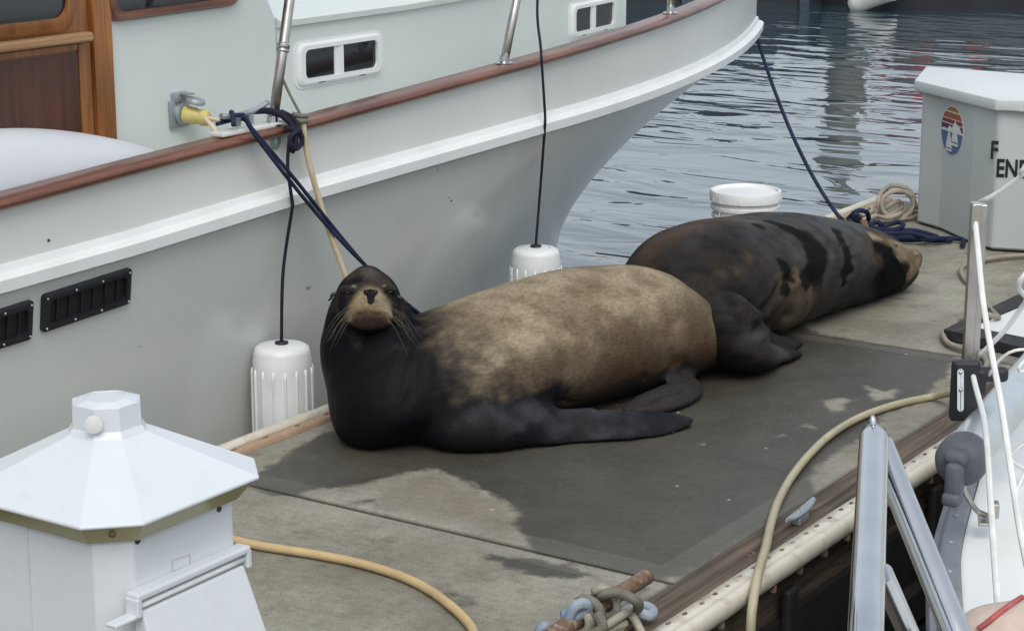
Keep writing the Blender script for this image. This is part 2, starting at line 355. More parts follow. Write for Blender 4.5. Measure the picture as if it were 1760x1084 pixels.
for x0, x1 in ((3.3, JX[0] - .006), (JX[0] + .006, JX[1] - .006), (JX[1] + .006, XE)):
    nx, ny = int((x1 - x0) / .018), int((YL - YR) / .018)
    gr = [[bm.verts.new((x0 + (x1 - x0) * i / nx, YR + (YL - YR) * j / ny, 0)) for j in range(ny + 1)] for i in range(nx + 1)]
    for i in range(nx):
        for j in range(ny): bm.faces.new((gr[i][j], gr[i + 1][j], gr[i + 1][j + 1], gr[i][j + 1]))
    for i in range(nx + 1):
        for j in range(ny + 1):
            v = gr[i][j]; e = min(v.co.x - x0, x1 - v.co.x, v.co.y - YR, YL - v.co.y); v[lb] = e
            if e < 1e-6: v.co.z -= .006
            allv.append(v)
    # skirt
    rim = [gr[i][0] for i in range(nx + 1)] + [gr[nx][j] for j in range(1, ny + 1)] + [gr[i][ny] for i in range(nx - 1, -1, -1)] + [gr[0][j] for j in range(ny - 1, 0, -1)]
    low = [bm.verts.new((v.co.x, v.co.y, -.45)) for v in rim]
    for k in range(len(rim)):
        k2 = (k + 1) % len(rim); bm.faces.new((rim[k], low[k], low[k2], rim[k2]))
        low[k][lb] = 0; low[k][lw] = -1; low[k][lt] = -1
P2 = np.array([(v.co.x, v.co.y) for v in allv])
wet = np.maximum.reduce([poly_sd(P2, p) for p in (wetA, wetB, wetC, wetD)])
for p in dryA: wet = np.minimum(wet, -poly_sd(P2, p))
tan_ = poly_sd(P2, tanA)
for v, a_, c_ in zip(allv, wet, tan_): v[lw] = float(a_); v[lt] = float(c_)
mc = bpy.data.materials.new("dock_concrete"); mc.use_nodes = True; t = mc.node_tree; N = t.nodes; L = t.links
b = N["Principled BSDF"]
def nd(t_, **k):
    n_ = N.new(t_)
    for a_, v_ in k.items():
        if a_ in ('data_type', 'blend_type', 'operation', 'attribute_name', 'feature'): setattr(n_, a_, v_)
        else: n_.inputs[a_.replace('_', ' ')].default_value = v_
    return n_
def rng(src, a0, a1, b0=0, b1=1):
    r_ = N.new("ShaderNodeMapRange"); r_.inputs[1].default_value = a0; r_.inputs[2].default_value = a1; r_.inputs[3].default_value = b0; r_.inputs[4].default_value = b1
    L.new(src, r_.inputs[0]); return r_.outputs[0]
def mixc(fac, a_, c_, mode='MIX'):
    m_ = N.new("ShaderNodeMix"); m_.data_type = 'RGBA'; m_.blend_type = mode
    if isinstance(fac, (int, float)): m_.inputs[0].default_value = fac
    else: L.new(fac, m_.inputs[0])
    for s_, i_ in ((a_, 6), (c_, 7)):
        if isinstance(s_, tuple): m_.inputs[i_].default_value = (*s_, 1)
        else: L.new(s_, m_.inputs[i_])
    return m_.outputs[2]
def madd(a_, c_, op='ADD'):
    m_ = N.new("ShaderNodeMath"); m_.operation = op
    for s_, i_ in ((a_, 0), (c_, 1)):
        if isinstance(s_, (int, float)): m_.inputs[i_].default_value = s_
        else: L.new(s_, m_.inputs[i_])
    return m_.outputs[0]
tc = N.new("ShaderNodeTexCoord"); OB = tc.outputs['Object']
def nz_(scale, detail=6, rough=.55, vec=None):
    n_ = N.new("ShaderNodeTexNoise"); n_.inputs['Scale'].default_value = scale; n_.inputs['Detail'].default_value = detail; n_.inputs['Roughness'].default_value = rough
    L.new(vec or OB, n_.inputs['Vector']); return n_.outputs['Fac']
aw = nd("ShaderNodeAttribute", attribute_name='wet'); at_ = nd("ShaderNodeAttribute", attribute_name='tan'); ar = nd("ShaderNodeAttribute", attribute_name='rim')
wsum = madd(aw.outputs['Fac'], madd(madd(nz_(14, 8, .65), -.5), .10, 'MULTIPLY'))
wfac = rng(wsum, -.012, .012)
tfac = rng(madd(at_.outputs['Fac'], madd(madd(nz_(9, 6), -.5), .18, 'MULTIPLY')), -.03, .05, 0, .65)
dry = mixc(rng(nz_(2.2, 8, .62), .34, .66), (.205, .19, .15), (.335, .32, .262))
dry = mixc(rng(nz_(7, 9, .7), .5, .72, 0, .75), dry, (.15, .13, .10))
dry = mixc(tfac, dry, (.20, .168, .125))
spk = mixc(rng(madd(madd(nz_(150, 3, .6), .6, 'MULTIPLY'), madd(nz_(38, 5, .65), .4, 'MULTIPLY')), .36, .64, .66, 1.16), (0, 0, 0), (1, 1, 1))
wetc = mixc(rng(nz_(3, 6, .6), .35, .65), (.060, .056, .044), (.087, .080, .064))
colr = mixc(wfac, dry, wetc)
mpv = N.new("ShaderNodeMapping"); mpv.inputs['Scale'].default_value = (60, 9, 1); L.new(OB, mpv.inputs[0])
brush = rng(nz_(1, 6, .7, mpv.outputs[0]), .3, .7, .88, 1.08)
bcol = N.new("ShaderNodeCombineColor"); [L.new(brush, bcol.inputs[i]) for i in range(3)]
colr = mixc(1.0, colr, bcol.outputs[0], 'MULTIPLY')
colr = mixc(1.0, colr, spk, 'MULTIPLY')
# stains, droppings and hairline cracks
st = rng(nz_(5.3, 4, .5), .66, .72, 0, .6); colr = mixc(st, colr, (.06, .052, .042))
vo = N.new("ShaderNodeTexVoronoi"); vo.inputs['Scale'].default_value = 5.5; L.new(OB, vo.inputs['Vector'])
colr = mixc(rng(vo.outputs['Distance'], .035, .02, 0, .8), colr, (.5, .49, .45))
cw = N.new("ShaderNodeMapping"); cw.inputs['Scale'].default_value = (1.3, .8, 1); L.new(OB, cw.inputs[0])
cn = N.new("ShaderNodeTexNoise"); cn.inputs['Scale'].default_value = 3.5; cn.inputs['Detail'].default_value = 7; L.new(OB, cn.inputs['Vector'])
cm_ = N.new("ShaderNodeMix"); cm_.data_type = 'RGBA'; cm_.inputs[0].default_value = .13; L.new(cw.outputs[0], cm_.inputs[6]); L.new(cn.outputs['Color'], cm_.inputs[7])
vc = N.new("ShaderNodeTexVoronoi"); vc.feature = 'DISTANCE_TO_EDGE'; vc.inputs['Scale'].default_value = 1.15; L.new(cm_.outputs[2], vc.inputs['Vector'])
ckm = madd(rng(vc.outputs['Distance'], .006, .001), rng(nz_(1.7, 3), .50, .62), 'MULTIPLY')
colr = mixc(madd(ckm, .55, 'MULTIPLY'), colr, (.05, .042, .034))
sv2 = rng(nz_(24, 3, .5), .69, .73, 0, .45); colr = mixc(sv2, colr, (.07, .06, .048))
rimf = rng(ar.outputs['Fac'], .012, .0, 0, .75); colr = mixc(rimf, colr, (.05, .042, .034))
band = madd(rng(ar.outputs['Fac'], .085, .08), .16, 'MULTIPLY'); colr = mixc(band, colr, (.26, .245, .21))
L.new(colr, b.inputs['Base Color'])
rw = N.new('ShaderNodeMix'); L.new(wfac, rw.inputs[0]); rw.inputs[2].default_value = .85; L.new(rng(nz_(4.5, 6, .6), .35, .65, .26, .52), rw.inputs[3]); L.new(rw.outputs[0], b.inputs['Roughness']); b.inputs['Specular IOR Level'].default_value = .35
bp = N.new("ShaderNodeBump"); bp.inputs['Strength'].default_value = .6; bp.inputs['Distance'].default_value = .006
L.new(madd(nz_(95, 8, .7), madd(brush, .6, 'MULTIPLY')), bp.inputs['Height']); L.new(bp.outputs[0], b.inputs['Normal'])
dock = tag(build("dock", bm, mc), kind='structure')
bm = new_bm(); add_box(bm, (.3, 1.0, -.2), (5.9, 16, .4), bev=.01); walkway = tag(build("walkway", bm, mc), kind='structure')
bm = new_bm(); add_box(bm, (3.3 + (XE - 3.3) / 2, (YL + YR) / 2, -.27), (XE - 3.3 - .02, YL - YR - .02, .5)); build("float_body", bm, M['darkwood'], dock)
# right-hand timber, vinyl edging, fascia
bm = new_bm(); add_box(bm, (6.4, 2.262, -.13), (6.1, .124, .262), bev=.006); build("timber_edge", bm, M['timber'], dock)
bm = new_bm()
prof = [(2.2125, .003), (2.2125, .007), (2.180, .008), (2.174, .005), (2.168, .010), (2.154, .012), (2.142, .004), (2.138, -.012), (2.140, -.030), (2.150, -.040), (2.168, -.042), (2.185, -.042), (2.198, -.010)]
XS = [3.35 + i * .05 for i in range(122)]
rings = [[bm.verts.new((x, y + .0015 * noise.noise((x * 9, y, 1)), z + .002 * noise.noise((x * 5, y * 9, 0)))) for y, z in prof] for x in XS]
for i in range(len(XS) - 1):
    for k in range(len(prof)): f = bm.faces.new((rings[i][k], rings[i][(k + 1) % len(prof)], rings[i + 1][(k + 1) % len(prof)], rings[i + 1][k])); f.smooth = True
edge = build("edging", bm, M['vinyl'], dock)
bm = new_bm()
for i in range(75):
    x = 3.4 + i * .075 + random.uniform(-.008, .008)
    add_ellipsoid(bm, (x, 2.197 + random.uniform(-.004, .004), .0075), (.011, .006, .003), seg=8)
    if i % 2 == 0: add_box(bm, (x + .02, 2.150, -.046), (.012, .014, .018))
build("nails", bm, M['rust'], edge)
bm = new_bm(); add_box(bm, (6.4, 2.19, -.34), (6.1, .02, .32)); add_box(bm, (6.4, 2.16, -.42), (6.1, .05, .1))
for i in range(12): add_box(bm, (3.6 + i * .5, 2.165, -.2), (.06, .03, .22), bev=.01)
build("fascia", bm, M['darkwood'], dock)
for px, py in ((1281, 950), (1580, 742)):
    p = G(px, py, .0); bm = new_bm(); add_lathe(bm, (p.x, 2.262, -.0012), [(.016, 0), (.017, .0035), (.013, .0037), (.0125, .0012), (0, .0012)], 20); build("bolt", bm, M['rust'], dock)
# left-hand edging
bm = new_bm(); bm2 = new_bm()
pl = [(3.938, -.2), (3.938, .004), (3.945, .010), (3.960, .012), (3.974, .009), (3.978, -.2)]
pv = [(3.981, -.1), (3.981, .008), (3.988, .018), (4.010, .020), (4.026, .008), (4.028, -.1)]
for bmm, pr_ in ((bm, pl), (bm2, pv)):
    rings = [[bmm.verts.new((x, y, z + (.002 * noise.noise((x * 4, y, 2)) if z > 0 else 0))) for y, z in pr_] for x in XS]
    for i in range(len(XS) - 1):
        for k in range(len(pr_)): f = bmm.faces.new((rings[i][k], rings[i][(k + 1) % len(pr_)], rings[i + 1][(k + 1) % len(pr_)], rings[i + 1][k])); f.smooth = True
e1 = build("edging", bm, M['vinyltan'], dock); build("bumper_strip", bm2, M['vinyl'], dock)
bm = new_bm()
for i in range(40): add_ellipsoid(bm, (3.4 + i * .15, 3.958, .0125), (.012, .006, .003), seg=8)
build("nails", bm, M['rust'], e1)

# ================================================================== TRAWLER
def lerp(a, b_, t_): return a + (b_ - a) * t_
def plan(x): return 4.15 if x < 6.2 else 4.15 + .85 * ((x - 6.2) / 3.75) ** 2
def interp(x, tab):
    if x <= tab[0][0]: return tab[0][1]
    for (a, p), (c, q) in zip(tab, tab[1:]):
        if x <= c:
            t_ = (x - a) / (c - a); t_ = t_ if abs(c - a) > 0 else 0
            return p + (q - p) * t_
    return tab[-1][1]
ST = [(-1, .62), (3.7, .618), (4.24, .63), (5, .662), (6.47, .70), (7.6, .712), (8.5, .72), (9.95, .735)]     # underside of the strake
CT = [(-1, .86), (3.76, .88), (4.2, .90), (4.7, .92), (5.05, .93), (6.2, .985), (7.06, 1.02), (8.5, 1.06), (9.95, 1.12)]    # top of the cap rail
trawler = thing("trawler", (4.5, 5.8, -.5), "big white trawler yacht with teak cap rail and brown door behind the sea lions", "trawler")
XS_ = [-1 + i * 10.95 / 120 for i in range(121)]
def hull_pt(u, s):
    xs = -1 + 10.95 * u; S_ = V(xs, plan(xs), interp(xs, ST))
    xw = -1 + 9.42 * u; tw = max(0, (xw - 4.6) / 3.82); W_ = V(xw, 4.36 + .98 * tw ** 2.1, -.62)
    p = 1.35 + 1.55 * max(0, (u - .45) / .55) ** 1.2
    k = s ** p
    return V(lerp(W_.x, S_.x, k), lerp(W_.y, S_.y, k), lerp(W_.z, S_.z, s))
bm = new_bm(); NU, NS = 140, 24
gr = [[bm.verts.new(hull_pt(i / NU, j / NS)) for j in range(NS + 1)] for i in range(NU + 1)]
for i in range(NU):
    for j in range(NS): f = bm.faces.new((gr[i][j], gr[i + 1][j], gr[i + 1][j + 1], gr[i][j + 1])); f.smooth = True
# port side, mirrored about the yawed centre line
A0, A1 = V(4, 5.85, 0), V(9.95, 5.0, 0); ax = (A1 - A0).normalized(); nn = V(-ax.y, ax.x, 0)
def mir(p): d = (p - A0).dot(nn); return p - nn * (2 * d) if d < 0 else p + nn * .001
gm = [[bm.verts.new(mir(v.co)) for v in r_] for r_ in gr]
for i in range(NU):
    for j in range(NS): f = bm.faces.new((gm[i][j], gm[i][j + 1], gm[i + 1][j + 1], gm[i + 1][j])); f.smooth = True
for j in range(NS): bm.faces.new((gr[0][j], gr[0][j + 1], gm[0][j + 1], gm[0][j])); bm.faces.new((gr[NU][j], gm[NU][j], gm[NU][j + 1], gr[NU][j + 1]))
hull_bvh = BVHTree.FromBMesh(bm)
build("hull", bm, M['hull'], trawler)
def sweep(xs, fn, close=True):
    bm_ = new_bm(); rings_ = [[bm_.verts.new(p) for p in fn(x)] for x in xs]; n_ = len(rings_[0])
    for i in range(len(rings_) - 1):
        for k in range(n_ if close else n_ - 1): f_ = bm_.faces.new((rings_[i][k], rings_[i][(k + 1) % n_], rings_[i + 1][(k + 1) % n_], rings_[i + 1][k])); f_.smooth = True
    if close: bm_.faces.new(rings_[0][::-1]); bm_.faces.new(rings_[-1])
    return bm_
def pnorm(x):
    d = (plan(x + .01) - plan(x - .01)) / .02; return V(d, -1, 0).normalized()      # outward, towards the dock
def off(x, o, z): p = V(x, plan(x), z) + pnorm(x) * o; return p
# bulwark
bm = sweep(XS_, lambda x: [off(x, -.002, interp(x, ST) + .02), off(x, -.004, interp(x, ST) + .13), off(x, .004, interp(x, CT) - .02), off(x, -.05, interp(x, CT) - .02), off(x, -.05, interp(x, ST) + .02)])
bw = build("bulwark", bm, M['gel'], trawler, smooth=50)
bm = sweep(XS_, lambda x: [off(x, -.01, interp(x, ST) - .004), off(x, .022, interp(x, ST) - .002), off(x, .036, interp(x, ST) + .006), off(x, .038, interp(x, ST) + .040), off(x, .026, interp(x, ST) + .050), off(x, .012, interp(x, ST) + .054), off(x, .006, interp(x, ST) + .072), off(x, -.01, interp(x, ST) + .074)])
build("rub_strake", bm, M['strake'], trawler, smooth=38)
bm = sweep(XS_, lambda x: [off(x, .020, interp(x, CT) - .034), off(x, .034, interp(x, CT) - .026), off(x, .037, interp(x, CT) - .012), off(x, .026, interp(x, CT) - .002), off(x, 0, interp(x, CT)), off(x, -.05, interp(x, CT)), off(x, -.065, interp(x, CT) - .012), off(x, -.06, interp(x, CT) - .034)])
build("cap_rail", bm, M['teakrail'], trawler, smooth=60)
# deck
bm = new_bm(); L0 = [bm.verts.new((x, plan(x) + .04, .74)) for x in XS_[::4]]; L1 = [bm.verts.new((*mir(V(x, plan(x) + .04, 0))[:2], .74)) for x in XS_[::4]]
for i in range(len(L0) - 1): bm.faces.new((L0[i], L0[i + 1], L1[i + 1], L1[i]))
build("deck", bm, M['cabin'], trawler)
# wheelhouse and trunk cabin
YW = 4.5
fe0, fe1 = PY(460, -4, YW), PY(476, 36, YW)
sl_ = (fe0.x - fe1.x) / (fe0.z - fe1.z)
ZT = PY(476, 34, YW).z
bm = new_bm()
def side(xz, y0, y1):
    a = [bm.verts.new((x, y0, z)) for x, z in xz]; c = [bm.verts.new((x, y1, z)) for x, z in xz]; n = len(a)
    bm.faces.new(a[::-1]); bm.faces.new(c)
    for i in range(n): bm.faces.new((a[i], a[(i + 1) % n], c[(i + 1) % n], c[i]))
side([(.2, .75), (fe1.x, .75), (fe1.x, ZT), (fe1.x + sl_ * 1.35, ZT + 1.35), (.2, ZT + 1.35)], YW, 6.9)
build("wheelhouse", bm, M['cabin'], trawler, bevel=.012)
bm = new_bm(); add_box(bm, (2.5, 5.75, ZT + 1.40), (5.4, 2.9, .08), bev=.03); build("roof", bm, M['gel'], trawler)
def tw(x): return YW + .004 if x < 6.1 else YW + .004 + .13 * (x - 6.1)
TX = [fe1.x + .002 + i * (8.16 - fe1.x) / 24 for i in range(25)]
bm = sweep(TX, lambda x: [V(x, tw(x), .75), V(x, tw(x), ZT - .03), V(x, tw(x) - .016, ZT - .026), V(x, tw(x) - .018, ZT - .006), V(x, tw(x) + .004, ZT + .006), V(x, tw(x) + .06, ZT + .012), V(x, 5.65, ZT + .07), V(x, 11.3 - tw(x) - .06, ZT + .012), V(x, 11.3 - tw(x), ZT), V(x, 11.3 - tw(x), .75)])
build("trunk_cabin", bm, M['cabin'], trawler, smooth=30)
# portlights
def window_at(px0, py0, px1, py1, pyL, ywall, name, label=None):
    P00 = PY(px0, py0, 4.5); 
    return None
def portlight(x0, x1, zc, hh):
    f = qmap(V(x0, tw(x0), zc - hh), V(x1, tw(x1), zc - hh), V(x1, tw(x1), zc + hh), V(x0, tw(x0), zc + hh))
    bm = new_bm(); R0 = .035
    add_plate(bm, f, rrect(f, .06, .13, .94, .87, .022), .001, .005)
    o = build("window", bm, M['glass'], trawler)
    bm = new_bm(); add_frame(bm, f, rrect(f, 0, 0, 1, 1, R0), rrect(f, .075, .17, .925, .85, .022), .001, .016, .008)
    add_plate(bm, f, rrect(f, -.03, -.06, 1.03, 1.06, R0 + .008), -.002, .003)
    build("frame", bm, M['white'], o, smooth=30)
    bm = new_bm(); qbox(bm, f, .46, .52, .165, .855, .004, .013); build("mullion", bm, M['white'], o)
    bm = new_bm(); qbox(bm, f, .425, .4595, .165, .855, .004, .009); build("sash", bm, M['white'], o)
    for u in (.22, .7): bm = new_bm(); qbox(bm, f, u, u + .07, .035, .055, .0125, .0165); build("drain_slot", bm, M['black'], o)
    return f
def onwall(px, py):
    lo, hi = 4.0, 6.0
    for _ in range(40):
        m_ = (lo + hi) / 2; p = PY(px, py, m_)
        if p.y < tw(p.x): lo = m_
        else: hi = m_
    return PY(px, py, lo)
a, c = onwall(508, 108), onwall(654, 92)
hgt = (onwall(582, 66).z - onwall(582, 138).z) / 2
portlight(a.x, c.x, (onwall(582, 66).z + onwall(582, 138).z) / 2, hgt)
a, c = onwall(979, 38), onwall(1056, 20)
portlight(a.x, c.x, (onwall(1017, 0).z + onwall(1017, 63).z) / 2 + .004, hgt)
# wheelhouse side window (teak framed) and door
def wq(px0, py0, px1, py1, z0=None, z1=None, y=YW):
    a_ = PY(px0, py0, y); c_ = PY(px1, py1, y); return a_, c_
a = PY(176, 20, YW); c = PY(411, 0, YW); zb = PY(215, 36, YW).z; zb2 = PY(395, 8, YW).z
f = qmap(V(a.x, YW, zb), V(c.x, YW, zb2 - .004), V(c.x, YW, zb2 + .5), V(a.x, YW, zb + .5))
bm = new_bm(); add_plate(bm, f, rrect(f, .03, .04, .97, .96, .03), .001, .006); wwin = build("window", bm, M['glass'], trawler)
bm = new_bm(); add_frame(bm, f, rrect(f, 0, 0, 1, 1, .06), rrect(f, .055, .055, .945, .945, .045), .001, .026, .012); build("frame", bm, M['teakrail'], wwin, smooth=40)
dl, dr = PY(-140, 150, YW).x, PY(189, 150, YW).x
f = qmap(V(dl, YW, .755), V(dr, YW, .755), V(dr, YW, 2.35), V(dl, YW, 2.35))
zz = lambda py, px=60: (PY(px, py, YW).z - .755) / 1.595
uu = lambda px: (PY(px, 120, YW).x - dl) / (dr - dl)
bm = new_bm(); qbox(bm, f, 0, uu(150), 0, .985, .001, .012); door = build("door", bm, M['teak'], trawler)
bm = new_bm(); qbox(bm, f, uu(153), uu(172), 0, 1, .001, .030); qbox(bm, f, uu(175), 1, 0, 1, .001, .022); build("jamb", bm, M['teak'], door, bevel=.003)
bm = new_bm(); zt = zz(88, 130); qbox(bm, f, uu(128) - .6, uu(128), .02, zt, .0125, .0155); build("panel", bm, M['teakdark'], door)
bm = new_bm(); o_ = [(-.0 + .02, zt - .03), (uu(140), zt - .03)]; 
qbox(bm, f, uu(128) + .004, uu(149), 0, zz(75, 130), .0125, .02); qbox(bm, f, .02, uu(128), zt + .003, zz(74, 130), .0125, .02); build("rail", bm, M['teak'], door, bevel=.002)
zh = zz(74, 60)
bm = new_bm(); qbox(bm, f, -.02, uu(143), zh - .006, zh + .012, .021, .055); build("handle", bm, M['teakbar'], door, bevel=.008)
zw = zz(50, 40)
bm = new_bm(); add_plate(bm, f, rrect(f, -.4, zw + .012, uu(112), .9, .05), .0125, .016); gl = build("pane", bm, M['glass'], door)
bm = new_bm(); add_frame(bm, f, rrect(f, -.5, zw - .012, uu(127), .93, .07), rrect(f, -.4, zw + .014, uu(112), .9, .05), .0125, .028, .02); build("frame", bm, M['teak'], door, smooth=40)
# engine vents on the hull
def vent(px):
    cs = [hit(hull_bvh, *p) for p in px]      # bl, br, tr, tl
    f = qmap(*cs)
    bm = new_bm(); add_plate(bm, f, rrect(f, .02, .03, .98, .97, .01), .001, .004); o = build("vent", bm, M['blackhole'], trawler)
    bm = new_bm(); add_frame(bm, f, rrect(f, 0, 0, 1, 1, .012), rrect(f, .07, .2, .93, .82, .012), .0005, .016, .012)
    build("frame", bm, M['black'], o, smooth=30)
    for k in range(6):
        bm = new_bm(); u = .15 + k * .136
        add_plate(bm, f, [(u, .2), (u + .03, .2), (u + .018, .34), (u + .018, .68), (u + .03, .82), (u, .82)], .003, .011)
        build("louvre", bm, M['black'], o)
    for u in (.035, .35, .65, .965):
        for v in (.1, .9): bm = new_bm(); add_ellipsoid(bm, f(u, v, .016), (.0045, .0045, .0045), seg=8); build("screw", bm, M['steeld'], o)
vent([(68, 570), (219, 519), (222, 458), (70, 506)])
vent([(-98, 625), (50, 580), (53, 513), (-96, 560)])
# stanchions
def stanchion(base, lean, tall, r, collar=True):
    bm = new_bm(); p0 = Vector(base); p1 = p0 + Vector(lean) * tall
    add_tube(bm, [p0, p1], r, 14, .2); o = build("stanchion", bm, M['steeld'], trawler)
    bm = new_bm(); add_lathe(bm, p0, [(.034, 0), (.034, .004), (.018, .008), (.017, .03)], 24); build("base_plate", bm, M['steel'], o, smooth=40)
    if collar:
        bm = new_bm(); q = p0.lerp(p1, collar); ax_ = Vector(lean).normalized(); add_lathe(bm, q, [(r + .001, 0), (r + .005, .003), (r + .005, .009), (r + .002, .012), (r + .005, .016), (r + .005, .026), (r + .001, .03)], 20, ax_); build("collar", bm, M['steeld'], o, smooth=40)
    return p1
def capp(px, py, o=-.015):
    lo, hi = 3.5, 6.0
    for _ in range(40):
        m_ = (lo + hi) / 2; p = PY(px, py, m_)
        if p.y < plan(p.x) - o: lo = m_
        else: hi = m_
    p = PY(px, py, lo); return V(p.x, p.y, interp(p.x, CT))
b1 = capp(468, 206); t1 = PY(498, -2, b1.y + .03); l1 = (t1 - b1)
st1 = stanchion(b1, l1 / l1.length, .78, .0165, collar=.30)
b2 = capp(866, 107); t2 = PY(888, -2, b2.y + .03); l2 = t2 - b2
st2 = stanchion(b2, l2 / l2.length, .80, .0165, collar=0)
b3 = capp(1152, 24); st3 = stanchion(b3, V(.12, .05, .99), .8, .0165, collar=0)
bm = new_bm(); add_tube(bm, [st1 - V(1.6, -.02, .06), st1, st2, st3, st3 + V(1.1, .32, .06)], .0165, 12, .1); build("hand_rail", bm, M['steeld'], trawler)
# cleat, pad and fairlead on the rail
cl = capp(418, 224); z_ = cl.z
bm = new_bm(); add_box(bm, cl + V(.01, -.0, .007), (.27, .055, .014), bev=.004); build("cleat_pad", bm, M['gel'], trawler)
bm = new_bm(); add_tube(bm, [cl + V(-.10, 0, .062), cl + V(-.05, 0, .055), cl + V(.05, 0, .06), cl + V(.12, 0, .078)], .009, 10); add_box(bm, cl + V(-.03, 0, .037), (.018, .022, .03)); add_box(bm, cl + V(.03, 0, .037), (.018, .022, .03)); build("cleat", bm, M['galv'], trawler)
hp = PY(474, 243, plan(5) - .004); bm = new_bm(); add_lathe(bm, hp + V(0, .012, 0), [(.026, 0), (.026, .012), (.02, .016), (.013, .016), (.012, .006)], 20, V(0, -1, 0)); build("fairlead", bm, mat("verdigris", (.20, .30, .27), .6), trawler, smooth=40)
# shore power inlet
f = qmap(PY(287, 215, YW), PY(309, 209, YW), PY(309, 180, YW), PY(287, 186, YW)); 
si = PY(305, 195, YW)
bm = new_bm(); add_box(bm, si + V(0, -.008, 0), (.088, .014, .088), bev=.004); add_lathe(bm, si + V(0, -.014, 0), [(.034, 0), (.034, .012), (.028, .016)], 24, V(0, -1, 0)); inlet = build("power_inlet", bm, M['galv'], trawler, smooth=40)
bm = new_bm(); add_box(bm, si + V(.0, -.012, .055), (.06, .022, .03), bev=.004); add_box(bm, si + V(.005, -.035, .066), (.03, .05, .006), bev=.002); add_lathe(bm, si + V(.012, -.068, .038), [(.0, .014), (.027, .014), (.031, .009), (.031, 0), (.025, -.003)], 24, V(.1, -.25, 1).normalized()); build("inlet_cap", bm, M['galv'], inlet, smooth=40)
# tiny blemishes on the bulwark
bm = new_bm()
for px, py, s in ((776, 345, .006), (752, 292, .004), (84, 413, .006), (180, 409, .004), (772, 340, .004), (241, 595, .003)):
    p = hit(hull_bvh, px, py); p = p if p and px > 700 else p
    if py in (413, 409): p = PY(px, py, plan(4) + .001)
    if p: bm = new_bm(); add_ellipsoid(bm, p, (s, .0015, s * .7), seg=8); build("scuff", bm, M['ink'], trawler)
bm = new_bm(); cs = [hit(hull_bvh, *p, .0015) for p in ((528, 492), (545, 488), (560, 490), (552, 497), (535, 503), (526, 500))]
bm.faces.new([bm.verts.new(c_) for c_ in cs]); build("scuff", bm, mat("rust_smear", (.40, .34, .29), .5), trawler)

# plug and cord
plug = thing("power_plug", si + V(.0, -.03, 0), "yellow shore power plug with short cable in the trawler's grey inlet", "plug")
bm = new_bm(); pa = V(.42, -.88, -.16).normalized(); add_lathe(bm, si + V(0, -.026, 0), [(.026, 0), (.028, .008), (.028, .04), (.024, .046), (.024, .055), (.027, .062), (.025, .082), (.013, .090)], 28, pa); build("connector", bm, M['plug'], plug, smooth=40)
pe = si + V(0, -.026, 0) + pa * .090
bm = new_bm(); add_tube(bm, [pe - pa * .01, pe + pa * .03, PY(352, 204, pe.y - .02), PY(364, 216, pe.y - .05), PY(373, 230, pe.y - .08), PY(377, 240, pe.y - .09), PY(379, 262, pe.y - .09)], .0075, 12); build("cable", bm, mat("cream_cable", (.62, .52, .36), .5), plug)
# tender shell on the side deck
bm = new_bm()
tcx = PY(40, 300, 4.36); TZ0 = .76; zt0 = PY(30, 216, 4.34).z
for i in range(41):
    pass
NUU, NVV = 48, 12
def tsh(u, v):
    x = 3.05 + u * (PY(268, 258, 4.34).x + .06 - 3.05); s = (u - .52) / .48
    hz_ = (zt0 - TZ0) * (1 - .62 * max(0, s) ** 1.7 - .05 * max(0, -s) ** 2); wv = .14 * math.sqrt(max(0, 1 - abs(2 * u - 1) ** 4)) + .002
    if u > .97: hz_ *= max(.02, 1 - ((u - .97) / .03) ** 2 * .9)
    a = math.pi * v
    return V(x, 4.365 - wv * math.cos(a) * .9, TZ0 + hz_ * math.sin(a) ** .6)
gr = [[bm.verts.new(tsh(i / NUU, j / NVV)) for j in range(NVV + 1)] for i in range(NUU + 1)]
for i in range(NUU):
    for j in range(NVV): f_ = bm.faces.new((gr[i][j], gr[i + 1][j], gr[i + 1][j + 1], gr[i][j + 1])); f_.smooth = True
bm.faces.new(gr[0]); bm.faces.new(gr[NUU][::-1])
tag(build("tender_hull", bm, M['tender'], origin=(3.8, 4.365, TZ0)), "smooth pale lavender white moulded shell behind the teak rail below the brown door", "shell")

# ================================================================== FENDERS
def strake_pt(px, py): return off(PY(px, py, 4.11).x, .045, PY(px, py, 4.11).z)
fbm = new_bm(); bmr = new_bm()
FH = .56
prf = [(.0, 0), (.05, .0), (.075, .012), (.09, .035), (.097, .06), (.0975, .10), (.0975, FH - .08), (.096, FH - .05), (.0935, FH - .042), (.0925, FH - .026), (.088, FH - .013), (.078, FH - .006), (.04, FH - .001), (.0, FH)]
add_lathe(fbm, (0, 0, 0), prf, 72)
for k in range(16):
    a = 2 * math.pi * k / 16; c = V(math.cos(a), math.sin(a), 0)
    add_tube(bmr, [c * .0975 + V(0, 0, .07), c * .0995 + V(0, 0, .09), c * .0995 + V(0, 0, FH - .1), c * .097 + V(0, 0, FH - .075)], .0042, 8, .1)
ftop = PY(484, 590, 4.165)
fd1 = thing("fender", (ftop.x, 4.165, ftop.z - FH), "white ribbed cylinder fender at left, beside the upright sea lion's neck", "fender", "white fenders hanging from the trawler")
me_body = None
bmh = new_bm(); add_lathe(bmh, (0, 0, FH - .002), [(.022, 0), (.022, .008), (.013, .010)], 20)
def addp(name, bm_, m_, par):
    bmesh.ops.recalc_face_normals(bm_, faces=bm_.faces)
    me = bpy.data.meshes.new(name); bm_.to_mesh(me); bm_.free()
    for p in me.polygons: p.use_smooth = True
    o = bpy.data.objects.new(name, me); COL.objects.link(o); me.materials.append(m_); o.parent = par; return o
addp("body", fbm, M['fender'], fd1); addp("rib", bmr, M['fender'], fd1); addp("rope_eye", bmh, M['black'], fd1)
f2t = PY(921, 424, 4.19)
